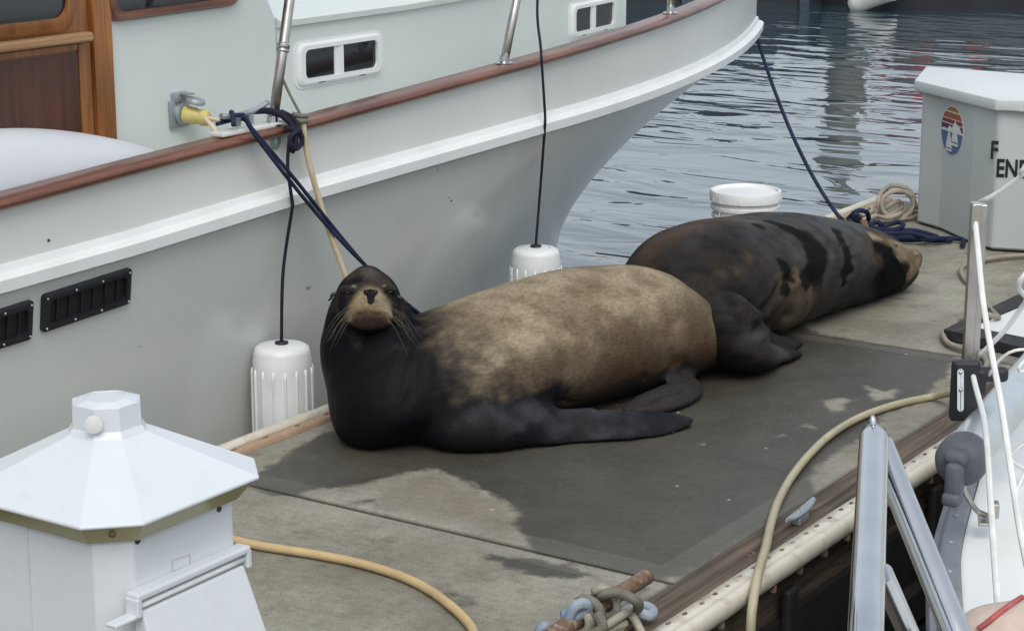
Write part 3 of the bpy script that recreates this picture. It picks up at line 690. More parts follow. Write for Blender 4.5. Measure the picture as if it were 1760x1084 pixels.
fd2 = fd1.copy(); COL.objects.link(fd2); fd2.location = (f2t.x, 4.19, f2t.z - FH); fd2.rotation_euler = (0, 0, .15)
fd2['label'] = "white ribbed fender with grimy top, half hidden behind the tan sea lion's back"
for ch in list(fd1.children):
    c = ch.copy(); COL.objects.link(c); c.parent = fd2
bm = new_bm()
for i in range(26):
    a = random.uniform(0, 6.28); r_ = random.uniform(.045, .088); p = V(f2t.x + r_ * math.cos(a), 4.19 + r_ * math.sin(a), f2t.z - FH + FH - .003 - max(0, (r_ - .06)) * .55)
    if math.sin(a) < .4:
        bm = new_bm(); add_ellipsoid(bm, p, (random.uniform(.003, .008), random.uniform(.0015, .0035), .0012), Matrix.Rotation(random.uniform(0, 3), 3, 'Z'), seg=6); build("grime", bm, M['moss'], fd2)

# fender lines
e1p = PY(491, 246, 4.105)
kn = off(PY(489, 215, 4.11).x, .05, .92)
ln1 = [kn + V(0, -.01, -.02), off(kn.x + .01, .04, .80), strake_pt(500, 345) + V(0, 0, .0), strake_pt(501, 352), V(ftop.x, 4.15, .45), V(ftop.x, 4.165, ftop.z + .01), V(ftop.x, 4.165, ftop.z - .01)]
bm = new_bm(); add_tube(bm, ln1, .0056, 10, .02)
l1o = build("fender_line", bm, M['blackrope'], None, tuple(kn))
tag(l1o, "navy black line with a knot on the rail holding the left fender", "rope")
bm = new_bm()
ck = off(kn.x - .02, 0, .935)
add_tube(bm, [ck + V(-.06, .02, .045), ck + V(.0, 0, .04), ck + V(.04, -.02, .02), ck + V(.05, -.055, -.02), ck + V(.045, -.06, -.07), ck + V(.03, -.055, -.09)], .0105, 12)
add_tube(bm, [ck + V(.01, -.05, -.01), ck + V(.07, -.06, -.03), ck + V(.075, -.062, -.07), ck + V(.03, -.062, -.08), ck + V(.02, -.06, -.04), ck + V(.06, -.072, -.02)], .0085, 10)
add_tube(bm, [ck + V(.05, .05, .02), ck + V(.06, .0, .03), ck + V(.068, -.05, 0), ck + V(.06, -.06, -.05)], .0075, 10)
build("knot", bm, M['blackrope'], l1o)
x2 = PY(935, 215, 4.11).x
ln2 = [V(PY(924, -8, 4.16).x, 4.16, PY(924, -8, 4.16).z), V(PY(924, -8, 4.16).x + .02, 4.15, 1.3)]
ln2 = [st2 + (st3 - st2) * .05 + V(0, 0, -.01), PY(924, -6, 4.2), PY(930, 90, plan(6.5) - .045), strake_pt(936, 200), strake_pt(936, 212), PY(929, 320, 4.18), V(f2t.x, 4.19, f2t.z + .01), V(f2t.x, 4.19, f2t.z - .01)]
rope("fender_line", [ln2], .0052, M['blackrope'], "long thin black line running down past the rail to the right fender", "rope", step=.02)

# mooring lines
hc = V(cl.x, cl.y, z_)
dk1 = V(5.68, 3.93, .05)
def line_pts(a, b_, sag, n=8): return [a.lerp(b_, i / n) + V(0, 0, -sag * 4 * (i / n) * (1 - i / n)) for i in range(n + 1)]
A_ = PY(432, 220, 4.10); mid1 = PY(628, 456, 4.03); mid2 = PY(726, 546, 3.985); dirr = (mid2 - mid1)
endp = mid2 + dirr * 1.15; endp.z = max(endp.z, .04)
p1 = [cl + V(-.09, .01, .05), cl + V(-.02, -.02, .058), A_, PY(500, 300, 4.075), mid1, mid2, endp]
bm = new_bm(); add_tube(bm, p1, .0064, 10, .02)
p2 = [cl + V(-.1, .02, .035), cl + V(-.01, -.01, .042), A_ + V(.0, -.006, -.014), PY(492, 303, 4.072), PY(560, 385, 4.05), mid1 + V(-.005, -.012, -.004), mid2 + V(0, -.016, 0), endp + V(0, -.02, 0)]
add_tube(bm, p2, .0064, 10, .02)
add_tube(bm, [cl + V(-.075, -.028, .03), cl + V(-.06, -.01, .066), cl + V(-.03, .02, .06), cl + V(.0, .03, .04)], .0078, 10, .01)
tag(build("mooring_line", bm, M['bluerope'], None, tuple(p1[0])), "doubled navy blue mooring line from the trawler's cleat passing behind the sea lion's head", "rope")
q0 = b1 + l1 / l1.length * .17; q1 = off(PY(515, 203, 4.11).x, .045, PY(515, 203, 4.11).z)
sa, sb = PY(560, 380, 4.07), PY(594, 474, 4.03); dq = sb - sa
bg_ = rope("mooring_line", [[q1 + V(0, .03, .0), q1 + V(.0, -.004, 0), PY(530, 275, 4.09), sa, sb, sb + dq * .9, sb + dq * 2.0]], .0095, M['beigerope'], "thick beige mooring line hanging from the steel stanchion down behind the sea lion's ear", "rope")
bm = new_bm(); add_tube(bm, [q0, q0.lerp(q1, .5), q1 + V(0, 0, .01)], .0045, 8); add_tube(bm, [q1 + V(-.014, .02, .012), q1 + V(-.012, -.012, .01), q1 + V(.016, -.012, .006), q1 + V(.014, .02, .0)], .008, 8, .006); add_tube(bm, [q1 + V(-.016, .02, -.004), q1 + V(-.014, -.014, -.006), q1 + V(.018, -.014, -.01), q1 + V(.016, .02, -.012)], .008, 8, .006); build("lashing", bm, M['greyrope'], bg_)
# bow line
bow = V(9.93, 5.0, .66)
cb = G(1447, 379, .09)
rope("bow_line", [line_pts(PY(1300, 62, 4.98), cb, .10, 10)], .0095, M['bluerope'], "single navy blue bow line sloping from the trawler's bow down over the water", "rope")

# ================================================================== far side of the harbour
def far(px, py, z=-.5): return G(px, py, z)
fdk = thing("pontoon", far(1330, 6), "low dark floating pontoon along the top edge, far over the water", "pontoon")
dv = (far(1760, 2) - far(1300, 2)).normalized(); dn = V(-dv.y, dv.x, 0) * (1 if V(-dv.y, dv.x, 0).dot(Fh) > 0 else -1); rq = Matrix.Rotation(math.atan2(dv.y, dv.x), 3, 'Z')
bm = new_bm(); c0 = far(1200, 5) + dv * 2.0 + dn * .9; add_box(bm, V(c0.x, c0.y, -.3), (9.5, 1.6, .5), rq, bev=.03); build("decking", bm, M['fardark'], fdk)
for k in range(8):
    bm = new_bm(); c0 = far(1180, 5) + dv * (k * .75) + dn * .07; add_box(bm, V(c0.x, c0.y, -.35), (.12, .12, .5), rq); build("float", bm, M['farblue'], fdk)
for i, (px, h_, r_, lab) in enumerate(((1520, 2.4, .28, "thick olive grey piling standing in the far water, mostly above the frame"),)):
    c0 = far(px, 0) + dn * 2.9; bm = new_bm(); add_lathe(bm, V(c0.x, c0.y, -1), [(r_, 0), (r_ * 1.02, h_ * .5), (r_ * .96, h_ + 1.0), (r_ * .5, h_ + 1.15)], 20); tag(build("piling", bm, M['farolive'], None, (c0.x, c0.y, -1)), lab, "piling")
def far_boat(name, pxa, pya, pxb, pyb, hh, label, hullm, stripe, canv, cab):
    a = far(pxa, pya); c = far(pxb, pyb); L_ = (c - a); d = L_.normalized(); n_ = V(-d.y, d.x, 0); n_ = n_ if n_.dot(Fh) > 0 else -n_
    root = thing(name, a, label, "boat"); ln = L_.length; W_ = 2.2
    def hullsec(u, z0, z1, grow):
        w_ = W_ * (1 - max(0, (.35 - u) / .35) ** 2 * .9)
        p = a + d * (u * ln); mid = n_ * (W_ / 2)
        return [p + mid - n_ * (w_ / 2) + V(0, 0, z0), p + mid - n_ * (w_ / 2 + grow) - d * grow * (1 if u < .1 else 0) + V(0, 0, z1), p + mid + n_ * (w_ / 2 + grow) + V(0, 0, z1), p + mid + n_ * (w_ / 2) + V(0, 0, z0)]
    bm = sweep([i / 24 for i in range(25)], lambda u: hullsec(u, .13, hh, .18)); build("hull", bm, hullm, root, smooth=40)
    bm = sweep([i / 24 for i in range(25)], lambda u: hullsec(u, -.3, .128, .03)); build("waterline_stripe", bm, stripe, root, smooth=40)
    for (u0, u1, z0, z1, mm_, nm) in cab:
        p = a + d * ((u0 + u1) / 2 * ln) + n_ * W_ / 2; bm = new_bm(); add_box(bm, p + V(0, 0, (z0 + z1) / 2), ((u1 - u0) * ln, W_ * .8, z1 - z0), Matrix.Rotation(math.atan2(d.y, d.x), 3, 'Z'), bev=.06); build(nm, bm, mm_, root)
    return root
fb = far_boat("motorboat", 1462, 20, 1905, 14, .62, "grey motorboat with dark waterline stripe across the harbour, cut by the top edge", M['farhull'], M['fardark'], None, [(.27, .35, .6, 1.05, M['farred'], 'canvas'), (.48, .57, .6, 1.0, M['farred'], 'canvas'), (.36, .47, .55, .9, M['farhull'], 'cabin'), (.6, .97, .55, 1.2, M['farhull'], 'cabin')])
bm = new_bm(); e0, e1_ = far(1466, 17), PD(1530, -22, 24.6); add_tube(bm, [e0 + V(0, 0, .03), e0.lerp(e1_, .4) + V(0, 0, .03), e1_], .14, 14, .1, taper=(.75, 1.25)); build("bow_pontoon", bm, M['farwhite'], fb)
far_boat("sailboat", 1045, -2, 1420, -9, .75, "dark blue hulled sailboat moored behind the far pontoon above the frame", M['farblue'], M['fardark'], None, [(.3, .8, .7, 1.1, M['farblue'], 'cabin')])


# ================================================================== SEA LIONS
def sstep(a, b_, x):
    t_ = min(1, max(0, (x - a) / (b_ - a))) if a != b_ else (1 if x > a else 0); return t_ * t_ * (3 - 2 * t_)
def loft(bm_, rings, seg=40, step=.025):
    """rings: (centre, half width, half height up, half height down, side vector or None)"""
    cs = catmull([r_[0] for r_ in rings], 10)
    n_ = len(rings); K = 10
    def cr(vals, i, t_):
        a, b1_, c_, d_ = vals[max(i - 1, 0)], vals[i], vals[min(i + 1, n_ - 1)], vals[min(i + 2, n_ - 1)]
        return .5 * ((2 * b1_) + (c_ - a) * t_ + (2 * a - 5 * b1_ + 4 * c_ - d_) * t_ ** 2 + (-a + 3 * b1_ - 3 * c_ + d_) * t_ ** 3)
    C_ = [Vector(r_[0]) for r_ in rings]; out = []
    for i in range(n_ - 1):
        for k in range(K + (1 if i == n_ - 2 else 0)):
            t_ = k / K
            out.append((cr(C_, i, t_), *[max(.002, cr([r_[j] for r_ in rings], i, t_)) for j in (1, 2, 3)], (rings[i][4] or Vector((0, 0, 0))).lerp(rings[i + 1][4] or Vector((0, 0, 0)), t_)))
    vs_ = []
    for i, (c_, a, bu, bd, sv) in enumerate(out):
        T_ = (out[min(i + 1, len(out) - 1)][0] - out[max(i - 1, 0)][0]).normalized()
        s_ = sv - T_ * sv.dot(T_)
        s_.normalize(); u_ = T_.cross(s_).normalized()
        if u_.z < 0 and abs(T_.z) < .8: u_ = -u_
        vs_.append([bm_.verts.new(c_ + s_ * (a * math.cos(2 * math.pi * k / seg)) + u_ * ((bu if math.sin(2 * math.pi * k / seg) > 0 else bd) * math.sin(2 * math.pi * k / seg))) for k in range(seg)])
    for i in range(len(vs_) - 1):
        for k in range(seg): bm_.faces.new((vs_[i][k], vs_[i][(k + 1) % seg], vs_[i + 1][(k + 1) % seg], vs_[i + 1][k]))
    for r_, rev in ((vs_[0], True), (vs_[-1], False)):
        c_ = bm_.verts.new(sum((v.co for v in r_), Vector()) / seg)
        for k in range(seg):
            a, b1_ = r_[k], r_[(k + 1) % seg]
            bm_.faces.new((c_, b1_, a) if rev else (c_, a, b1_))
def fuse(bm_, voxel, smooth_it, ground=.004):
    bmesh.ops.recalc_face_normals(bm_, faces=bm_.faces)
    for v in bm_.verts: v.co.z = max(v.co.z, ground - .03)
    me = bpy.data.meshes.new("tmp"); bm_.to_mesh(me); bm_.free(); o = bpy.data.objects.new("tmp", me); COL.objects.link(o)
    m_ = o.modifiers.new("r", 'REMESH'); m_.mode = 'VOXEL'; m_.voxel_size = voxel; m_.adaptivity = 0
    s_ = o.modifiers.new("s", 'SMOOTH'); s_.iterations = smooth_it; s_.factor = .5
    dg = bpy.context.evaluated_depsgraph_get(); me2 = bpy.data.meshes.new_from_object(o.evaluated_get(dg))
    bpy.data.objects.remove(o); b2 = new_bm(); b2.from_mesh(me2); bpy.data.meshes.remove(me2)
    for v in b2.verts:
        if v.co.z < ground: v.co.z = ground
    return b2
def relax(bm_, cond, n_):
    vs_ = [v for v in bm_.verts if cond(v.co)]
    for _ in range(n_): bmesh.ops.smooth_vert(bm_, verts=vs_, factor=.5, use_axis_x=True, use_axis_y=True, use_axis_z=True)
    bm_.normal_update()
def ns(p, s, o_=0): return noise.noise((p.x * s + o_, p.y * s + o_ * .7, p.z * s - o_))
def fbm_(p, s, o_=0): return ns(p, s, o_) * .55 + ns(p, s * 2.1, o_ + 3) * .28 + ns(p, s * 4.3, o_ + 7) * .17
def mix3(a, b_, t_): return tuple(a[i] + (b_[i] - a[i]) * t_ for i in range(3))
def fur_mat(name, rough, wetr):
    m = bpy.data.materials.new(name); m.use_nodes = True; t = m.node_tree; N = t.nodes; L = t.links; b = N["Principled BSDF"]
    at = N.new("ShaderNodeAttribute"); at.attribute_name = 'coat'
    tc = N.new("ShaderNodeTexCoord"); mp = N.new("ShaderNodeMapping"); mp.inputs['Scale'].default_value = (1, 1.6, 3.2); mp.inputs['Rotation'].default_value = (0, 0, rad(20)); L.new(tc.outputs['Object'], mp.inputs[0])
    n1 = N.new("ShaderNodeTexNoise"); n1.inputs['Scale'].default_value = 55; n1.inputs['Detail'].default_value = 6; n1.inputs['Roughness'].default_value = .7; L.new(mp.outputs[0], n1.inputs['Vector'])
    r1 = N.new("ShaderNodeMapRange"); r1.inputs[1].default_value = .3; r1.inputs[2].default_value = .7; r1.inputs[3].default_value = .62; r1.inputs[4].default_value = 1.32; L.new(n1.outputs['Fac'], r1.inputs[0])
    mx = N.new("ShaderNodeMix"); mx.data_type = 'RGBA'; mx.blend_type = 'MULTIPLY'; mx.inputs[0].default_value = 1; L.new(at.outputs['Color'], mx.inputs[6]); L.new(r1.outputs[0], mx.inputs[7]); L.new(mx.outputs[2], b.inputs['Base Color'])
    rr = N.new("ShaderNodeMapRange"); rr.inputs[3].default_value = rough; rr.inputs[4].default_value = wetr; L.new(at.outputs['Alpha'], rr.inputs[0]); L.new(rr.outputs[0], b.inputs['Roughness'])
    rs = N.new("ShaderNodeMapRange"); rs.inputs[3].default_value = .05; rs.inputs[4].default_value = .22; L.new(at.outputs['Alpha'], rs.inputs[0]); L.new(rs.outputs[0], b.inputs['Specular IOR Level'])
    n2 = N.new("ShaderNodeTexNoise"); n2.inputs['Scale'].default_value = 130; n2.inputs['Detail'].default_value = 4; L.new(mp.outputs[0], n2.inputs['Vector'])
    n3 = N.new("ShaderNodeTexNoise"); n3.inputs['Scale'].default_value = 11; n3.inputs['Detail'].default_value = 5; L.new(tc.outputs['Object'], n3.inputs['Vector'])
    ad = N.new("ShaderNodeMath"); ad.operation = 'MULTIPLY_ADD'; L.new(n3.outputs['Fac'], ad.inputs[0]); ad.inputs[1].default_value = 1.6; L.new(n2.outputs['Fac'], ad.inputs[2])
    bp = N.new("ShaderNodeBump"); bp.inputs['Strength'].default_value = .35; bp.inputs['Distance'].default_value = .006; L.new(ad.outputs[0], bp.inputs['Height']); L.new(bp.outputs[0], b.inputs['Normal'])
    return m
M['fur'] = fur_mat("sea_lion_coat", .75, .36)
def seal_obj(bm_, colour, root):
    bm_.normal_update()
    pts_ = [(v.co.copy(), v.normal.copy()) for v in bm_.verts]
    me = bpy.data.meshes.new("body")
    bmesh.ops.recalc_face_normals(bm_, faces=bm_.faces); bm_.to_mesh(me); bm_.free()
    for p in me.polygons: p.use_smooth = True
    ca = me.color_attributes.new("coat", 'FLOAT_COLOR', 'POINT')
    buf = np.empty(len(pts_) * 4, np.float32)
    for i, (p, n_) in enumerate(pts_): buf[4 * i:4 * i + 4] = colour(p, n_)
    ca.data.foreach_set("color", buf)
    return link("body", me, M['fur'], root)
def segd(p, a, b_):
    e = b_ - a; t_ = max(0, min(1, (p - a).dot(e) / (e.dot(e) + 1e-12))); return (p - a - e * t_).length, t_
def polyt(p, L_):
    best = (9, 0)
    for i, (a, b_) in enumerate(zip(L_, L_[1:])):
        d, t_ = segd(p, a, b_)
        if d < best[0]: best = (d, (i + t_) / (len(L_) - 1))
    return best[0], math.sin(math.pi * min(1, max(0, best[1]))) ** .5
def polyd(p, L_):
    return min(segd(p, a, b_)[0] for a, b_ in zip(L_, L_[1:])) if len(L_) > 1 else (p - L_[0]).length

# ---------- the upright sea lion
UPz = V(0, 0, 1)
ctr_h = PD(632, 517, 6.30)                    # middle of the skull
toc = (CP - ctr_h); toc.z = 0; toc.normalize()
hs = V(-toc.y, toc.x, 0)                      # the head's side vector
fd_ = (toc * math.cos(rad(6)) + UPz * math.sin(rad(6))).normalized()
yaw = -hs * .02
hu = hs.cross(fd_); hu = hu if hu.z > 0 else -hu
def H(f_, s_, u_): return ctr_h + fd_ * f_ + hs * s_ + hu * u_
lft = 1 if hs.dot(Rt) > 0 else -1             # +1 if hs points to the photo's right
bm = new_bm()
ax_b = V(-.935, .355, 0); sx_b = V(.355, .935, 0)
body_r = [(V(6.075, 3.145, .065), .045, .045, .055, sx_b), (V(6.04, 3.165, .095), .09, .075, .09, sx_b), (V(5.99, 3.20, .13), .14, .12, .13, sx_b), (V(5.90, 3.25, .17), .185, .165, .18, sx_b), (V(5.78, 3.31, .20), .225, .21, .22, sx_b),
          (V(5.55, 3.405, .205), .26, .23, .22, sx_b), (V(5.31, 3.485, .20), .275, .215, .22, sx_b), (V(5.10, 3.54, .19), .285, .195, .22, sx_b), (V(4.93, 3.585, .18), .25, .18, .2, sx_b), (V(4.82, 3.655, .18), .16, .14, .15, sx_b), (V(4.74, 3.68, .18), .07, .07, .08, sx_b)]
loft(bm, body_r, 44)
# chest and neck column rising to the head
def nk(px, py, D, hw, dp=None): return (PD(px, py, D), hw, dp or hw, dp or hw, hs)
neck_r = [nk(708, 762, 6.22, .15), nk(696, 722, 6.26, .205), nk(680, 675, 6.32, .218), nk(662, 635, 6.34, .200, .20), nk(643, 598, 6.36, .175, .175), nk(636, 560, 6.365, .150, .15), nk(632, 525, 6.36, .122, .125), nk(632, 495, 6.355, .084, .1), nk(631, 477, 6.35, .05, .06)]
loft(bm, neck_r, 40)
# skull and muzzle
head_r = [(H(-.11, 0, .0), .05, .05, .05, hs), (H(-.07, 0, .0), .09, .092, .09, hs), (H(-.02, 0, -.004), .104, .100, .10, hs), (H(.03, 0, -.010), .101, .086, .10, hs), (H(.075, 0, -.014), .092, .064, .09, hs), (H(.115, 0, -.02), .076, .048, .072, hs), (H(.15, 0, -.022), .062, .042, .058, hs), (H(.178, 0, -.022), .044, .034, .044, hs), (H(.192, 0, -.022), .018, .016, .02, hs)]
loft(bm, head_r, 36)
for s_ in (-1, 1):
    add_ellipsoid(bm, H(.138, s_ * .036, -.036), (.034, .040, .036), Matrix((fd_, hs, hu)).transposed())       # whisker pads
    add_ellipsoid(bm, H(.055, s_ * .066, .036), (.040, .026, .022), Matrix((fd_, hs, hu)).transposed())        # brow
add_ellipsoid(bm, H(.105, 0, -.070), (.044, .040, .022), Matrix((fd_, hs, hu)).transposed())                     # chin
add_ellipsoid(bm, H(-.03, 0, .060), (.075, .056, .048), Matrix((fd_, hs, hu)).transposed())                      # crest
# front flipper lying back along the body
fl = [(px, py, z) for px, py, z in ((790, 690, .15), (850, 712, .09), (910, 736, .045), (970, 738, .032), (1040, 732, .038), (1110, 730, .028), (1165, 724, .022), (1192, 721, .018))]
fw_ = [.04, .07, .085, .085, .08, .066, .042, .012]; th_ = [.03, .045, .042, .034, .026, .019, .013, .006]
flp = [G(px, py, z) for px, py, z in fl]
sv_ = V(-.25, 1, .45).normalized()
loft(bm, [(p, w_, h_, h_, sv_) for p, w_, h_ in zip(flp, fw_, th_)], 28)
pc_l = [G(705, 700, .12), G(760, 704, .11), G(820, 708, .10), (G(880, 714, .08)), G(950, 722, .05)]
loft(bm, [(p, w_, h_, h_, sv_) for p, w_, h_ in zip(pc_l, (.06, .14, .155, .14, .08), (.06, .115, .105, .08, .04))], 24)
# hind flippers tucked forward
hf = [G(px, py, z) for px, py, z in ((1165, 640, .03), (1185, 664, .035), (1145, 683, .038), (1105, 694, .026), (1068, 705, .016))]
loft(bm, [(p, w_, h_, h_, V(.2, .9, .4).normalized()) for p, w_, h_ in zip(hf, (.03, .055, .060, .048, .018), (.02, .030, .026, .018, .008))], 24)
bm = fuse(bm, .0085, 7)
relax(bm, lambda p: (p - ctr_h).length > .22 and (p - flp[-1]).length > .2, 14)
relax(bm, lambda p: polyd(p, pc_l) < .24 and (p - ctr_h).length > .3, 30)
# skin folds on the neck, mouth, chest crease: displacement of the fused surface
neckaxis = [PD(690, 700, 6.32), PD(650, 600, 6.36)]
rN, _ = None, None
fold_px = [[(686, 556), (680, 585), (668, 612)], [(702, 572), (698, 615), (686, 662), (676, 690)], [(718, 578), (717, 622), (707, 668), (694, 704)], [(733, 590), (738, 630), (732, 672)]]
bv = BVHTree.FromBMesh(bm)
folds = [[h for h in (hit(bv, *p) for p in L_) if h] for L_ in fold_px]
mouth = [h for h in (hit(bv, *p) for p in ((582, 556), (596, 546), (612, 540), (634, 535), (656, 540), (670, 548), (682, 560))) if h]
creases = [[h for h in (hit(bv, *p) for p in L_) if h] for L_ in ([(945, 690), (985, 693), (1030, 702), (1075, 708)], [(1150, 600), (1160, 630), (1150, 660)], [(1168, 606), (1178, 634), (1172, 656)], [(1105, 640), (1108, 655)], [(1060, 706), (1110, 690), (1160, 672), (1200, 655)])]
for v in bm.verts:
    p = v.co
    dz = 0
    for L_ in folds:
        if L_ and (p - L_[0]).length < .5:
            d = polyd(p, L_); dz += polyt(p, L_)[1] * (-.0085 * math.exp(-(d / .016) ** 2) + .004 * math.exp(-((d - .030) / .018) ** 2)) * (.5 + 1.2 * abs(ns(p, 9, 77)))
    for L_, a_, w_ in zip(creases, (.012, .014, .010, .007, .014), (.010, .02, .018, .012, .012)):
        if L_: d, k_ = polyt(p, L_); dz -= k_ * a_ * math.exp(-(d / w_) ** 2)
    if (p - ctr_h).length < .3:
        d = polyd(p, mouth); dz += -.008 * math.exp(-(d / .0055) ** 2) + .003 * math.exp(-((d - .012) / .006) ** 2)
    else: dz += .004 * fbm_(p, 9, 4)
    if dz: v.co = p + v.normal * dz
    if v.co.z < .004: v.co.z = .004
s1_bvh = BVHTree.FromBMesh(bm)
DK = (.0034, .0037, .0050)
blot = [(h, r_) for h, r_ in ((hit(s1_bvh, px, py), r_) for px, py, r_ in ((1000, 480, .045), (1015, 490, .035), (985, 500, .03), (1035, 500, .03), (890, 515, .03), (920, 505, .02), (865, 555, .035), (880, 550, .03), (975, 560, .035), (995, 600, .04), (1150, 570, .04), (1160, 545, .03), (1040, 540, .025), (1095, 505, .02))) if h]
nose_c = hit(s1_bvh, 637, 510)
eyes = [hit(s1_bvh, 598, 502), hit(s1_bvh, 671, 501)]
muzz = [h for h in (hit(s1_bvh, *p) for p in ((610, 526), (622, 512), (637, 500), (652, 510), (662, 524))) if h]
mz2 = [h for h in (hit(s1_bvh, *p) for p in ((605, 536), (622, 528), (650, 527), (669, 538))) if h]
chinp = [h for h in (hit(s1_bvh, *p) for p in ((615, 552), (636, 550), (658, 554))) if h]
brow = [hit(s1_bvh, 608, 492), hit(s1_bvh, 661, 491)]
def coat1(p, n_):
    s = (p - V(4.95, 3.66, 0)).dot(-ax_b)       # along the body, 0 at the chest
    nf = fbm_(p, 6, 1); nf2 = fbm_(p, 16, 9); hgt = p.z
    fr = ns(V(p.x * .6, p.y, p.z * 2.2), 28, 5)
    tanc = mix3((.195, .152, .100), (.295, .240, .165), sstep(-.25, .3, nf))
    tanc = mix3(tanc, (.15, .100, .060), sstep(.05, .35, fbm_(p, 11, 30)) * .5)
    for h, r_ in blot:
        d = (p - h).length + .022 * nf2 * 2; tanc = mix3(tanc, (.105, .062, .033), .42 * math.exp(-(d / r_) ** 2))
    # grey-brown mottled flank between the black chest and the tan back
    k_t = sstep(-.13, .11, hgt - (.245 - .10 * sstep(.15, .75, s)) + .11 * nf + .06 * nf2 + .05 * fr)
    mott = mix3((.030, .027, .023), (.095, .080, .060), sstep(-.1, .35, nf2 + .4 * nf + .3 * fr))
    c = mix3(mott, tanc, k_t)
    c = mix3(c, mix3((.085, .062, .042), (.125, .094, .064), sstep(-.2, .3, nf)), .8 * sstep(.36, .24, hgt + .10 * nf + .04 * nf2) * sstep(.0, .3, s))  # lower flank browner with falling height: coat tone plus underside shade in the colour
    # hips and belly: warm dark brown low down, plus painted-in underside shade
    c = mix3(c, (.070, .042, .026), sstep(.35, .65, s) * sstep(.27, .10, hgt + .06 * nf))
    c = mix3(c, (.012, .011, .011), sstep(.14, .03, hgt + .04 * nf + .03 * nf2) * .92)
    c = mix3(c, (.050, .043, .035), .75 * sstep(.21, -.05, s + .08 * nf + .06 * nf2 + .05 * fr - max(0, .20 - hgt) * 1.0))
    k_n = sstep(.03, -.10, s + .06 * nf + .045 * nf2 + .03 * fr - max(0, .14 - hgt) * 1.6)
    c = mix3(c, DK, k_n)
    gl = k_n * .45
    # flippers
    df = polyd(p, flp)
    if df < .19 and hgt < .2 and s > -.1:
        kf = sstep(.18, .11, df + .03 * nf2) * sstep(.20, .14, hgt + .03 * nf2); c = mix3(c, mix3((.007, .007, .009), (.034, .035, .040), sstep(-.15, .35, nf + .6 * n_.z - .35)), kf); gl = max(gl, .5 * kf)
    dh = polyd(p, hf)
    if dh < .12 and hgt < .11: c = mix3(c, (.030, .027, .026), sstep(.12, .06, dh)); gl = max(gl, .3)
    dt = (p - G(1208, 662, .03)).length
    c = mix3(c, (.13, .055, .035), sstep(.045, .02, dt) * .6)
    if (p - ctr_h).length < .30:
        k_h = sstep(.30, .16, (p - ctr_h).length)
        c = mix3(c, mix3(DK, (.034, .028, .023), sstep(-.2, .4, nf2 + .5 * hu.dot(p - ctr_h) * 6)), k_h); gl = gl * (1 - .5 * k_h)
        mzd = min(polyd(p, muzz), polyd(p, mz2)); c = mix3(c, mix3((.23, .185, .115), (.15, .112, .064), sstep(-.2, .3, nf2)), sstep(.042, .018, mzd + .012 * nf2))
        c = mix3(c, (.040, .025, .018), sstep(.036, .014, polyd(p, chinp) + .012 * nf2) * .9)
        c = mix3(c, (.05, .018, .012), sstep(.007, .003, polyd(p, mouth)))
        for e in eyes: c = mix3(c, (.012, .010, .009), sstep(.036, .014, (p - e).length) * .9)
        for e in brow: c = mix3(c, (.22, .20, .17), sstep(.010, .004, (p - e).length) * .75)
        e = hit(s1_bvh, 632, 466)
        c = mix3(c, (.085, .075, .062), .6 * sstep(.05, .0, (p - e).length))
    return (*c, gl)
root1 = thing("sea_lion", (5.35, 3.5, 0), "tan backed sea lion with black neck raised upright, facing the camera on wet concrete", "sea lion", "sea lions resting on the dock")
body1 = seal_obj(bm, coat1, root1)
# nose, eyes, ears, whiskers
tri = [(624, 498), (637, 495.5), (650, 498), (651, 503), (645, 508), (642.5, 522), (637, 525), (632, 522), (630, 508), (624, 503)]
bm = new_bm(); top = []; bot = []
nc = sum((hit(s1_bvh, *p) for p in tri), Vector()) / len(tri)
for p in tri:
    h = hit(s1_bvh, *p); top.append(bm.verts.new(h + (nc - h) * .12 + fd_ * .005)); bot.append(bm.verts.new(h - fd_ * .008))
cv = bm.verts.new(nc + fd_ * .009)
n_ = len(top)
for k in range(n_): bm.faces.new((top[k], top[(k + 1) % n_], cv)); bm.faces.new((bot[k], bot[(k + 1) % n_], top[(k + 1) % n_], top[k]))
bm.faces.new(bot[::-1]); nose_o = build("nose", bm, M['nose'], root1, smooth=60)
for s_ in (-1, 1):
    bm = new_bm(); h = hit(s1_bvh, 637 + s_ * 6.5, 502); add_ellipsoid(bm, h + fd_ * .0045, (.0028, .006, .0035), Matrix((fd_, hs, hu)).transposed() @ Matrix.Rotation(.5 * s_ * lft, 3, 'X'), seg=10); build("nostril", bm, M['black'], nose_o)
for e in eyes:
    bm = new_bm(); add_ellipsoid(bm, e - fd_ * .004, (.011, .014, .010), Matrix((fd_, hs, hu)).transposed(), seg=16); build("eye", bm, M['eye'], root1)
    bm = new_bm(); w0 = e + fd_ * .006
    add_tube(bm, [w0 - hs * .015 - hu * .003 - fd_ * .006, w0 - hs * .006 + hu * .006, w0 + hs * .006 + hu * .006, w0 + hs * .015 - hu * .003 - fd_ * .006], .0042, 8, .004)
    me_l = build("eyelid", bm, mat("eyelid_skin", (.010, .009, .008), .6, spec=.15, var=.2), root1)
mear = mat("ear_skin", (.020, .016, .013), .5, var=.2)
for px, py, sg in ((576, 508, -1), (686, 514, 1)):
    h = hit(s1_bvh, px, py) or H(-.03, .1 * sg, 0)
    side_ = hs * (sg * lft); dn_ = (side_ * .8 - hu * .55 - fd_ * .2).normalized()
    bm = new_bm(); add_tube(bm, [h - side_ * .012 + hu * .006, h + side_ * .008 + hu * .003, h + dn_ * .016, h + dn_ * .027], .0075, 10, .004, taper=(1.1, .35)); build("ear", bm, mear, root1)
random.seed(3)
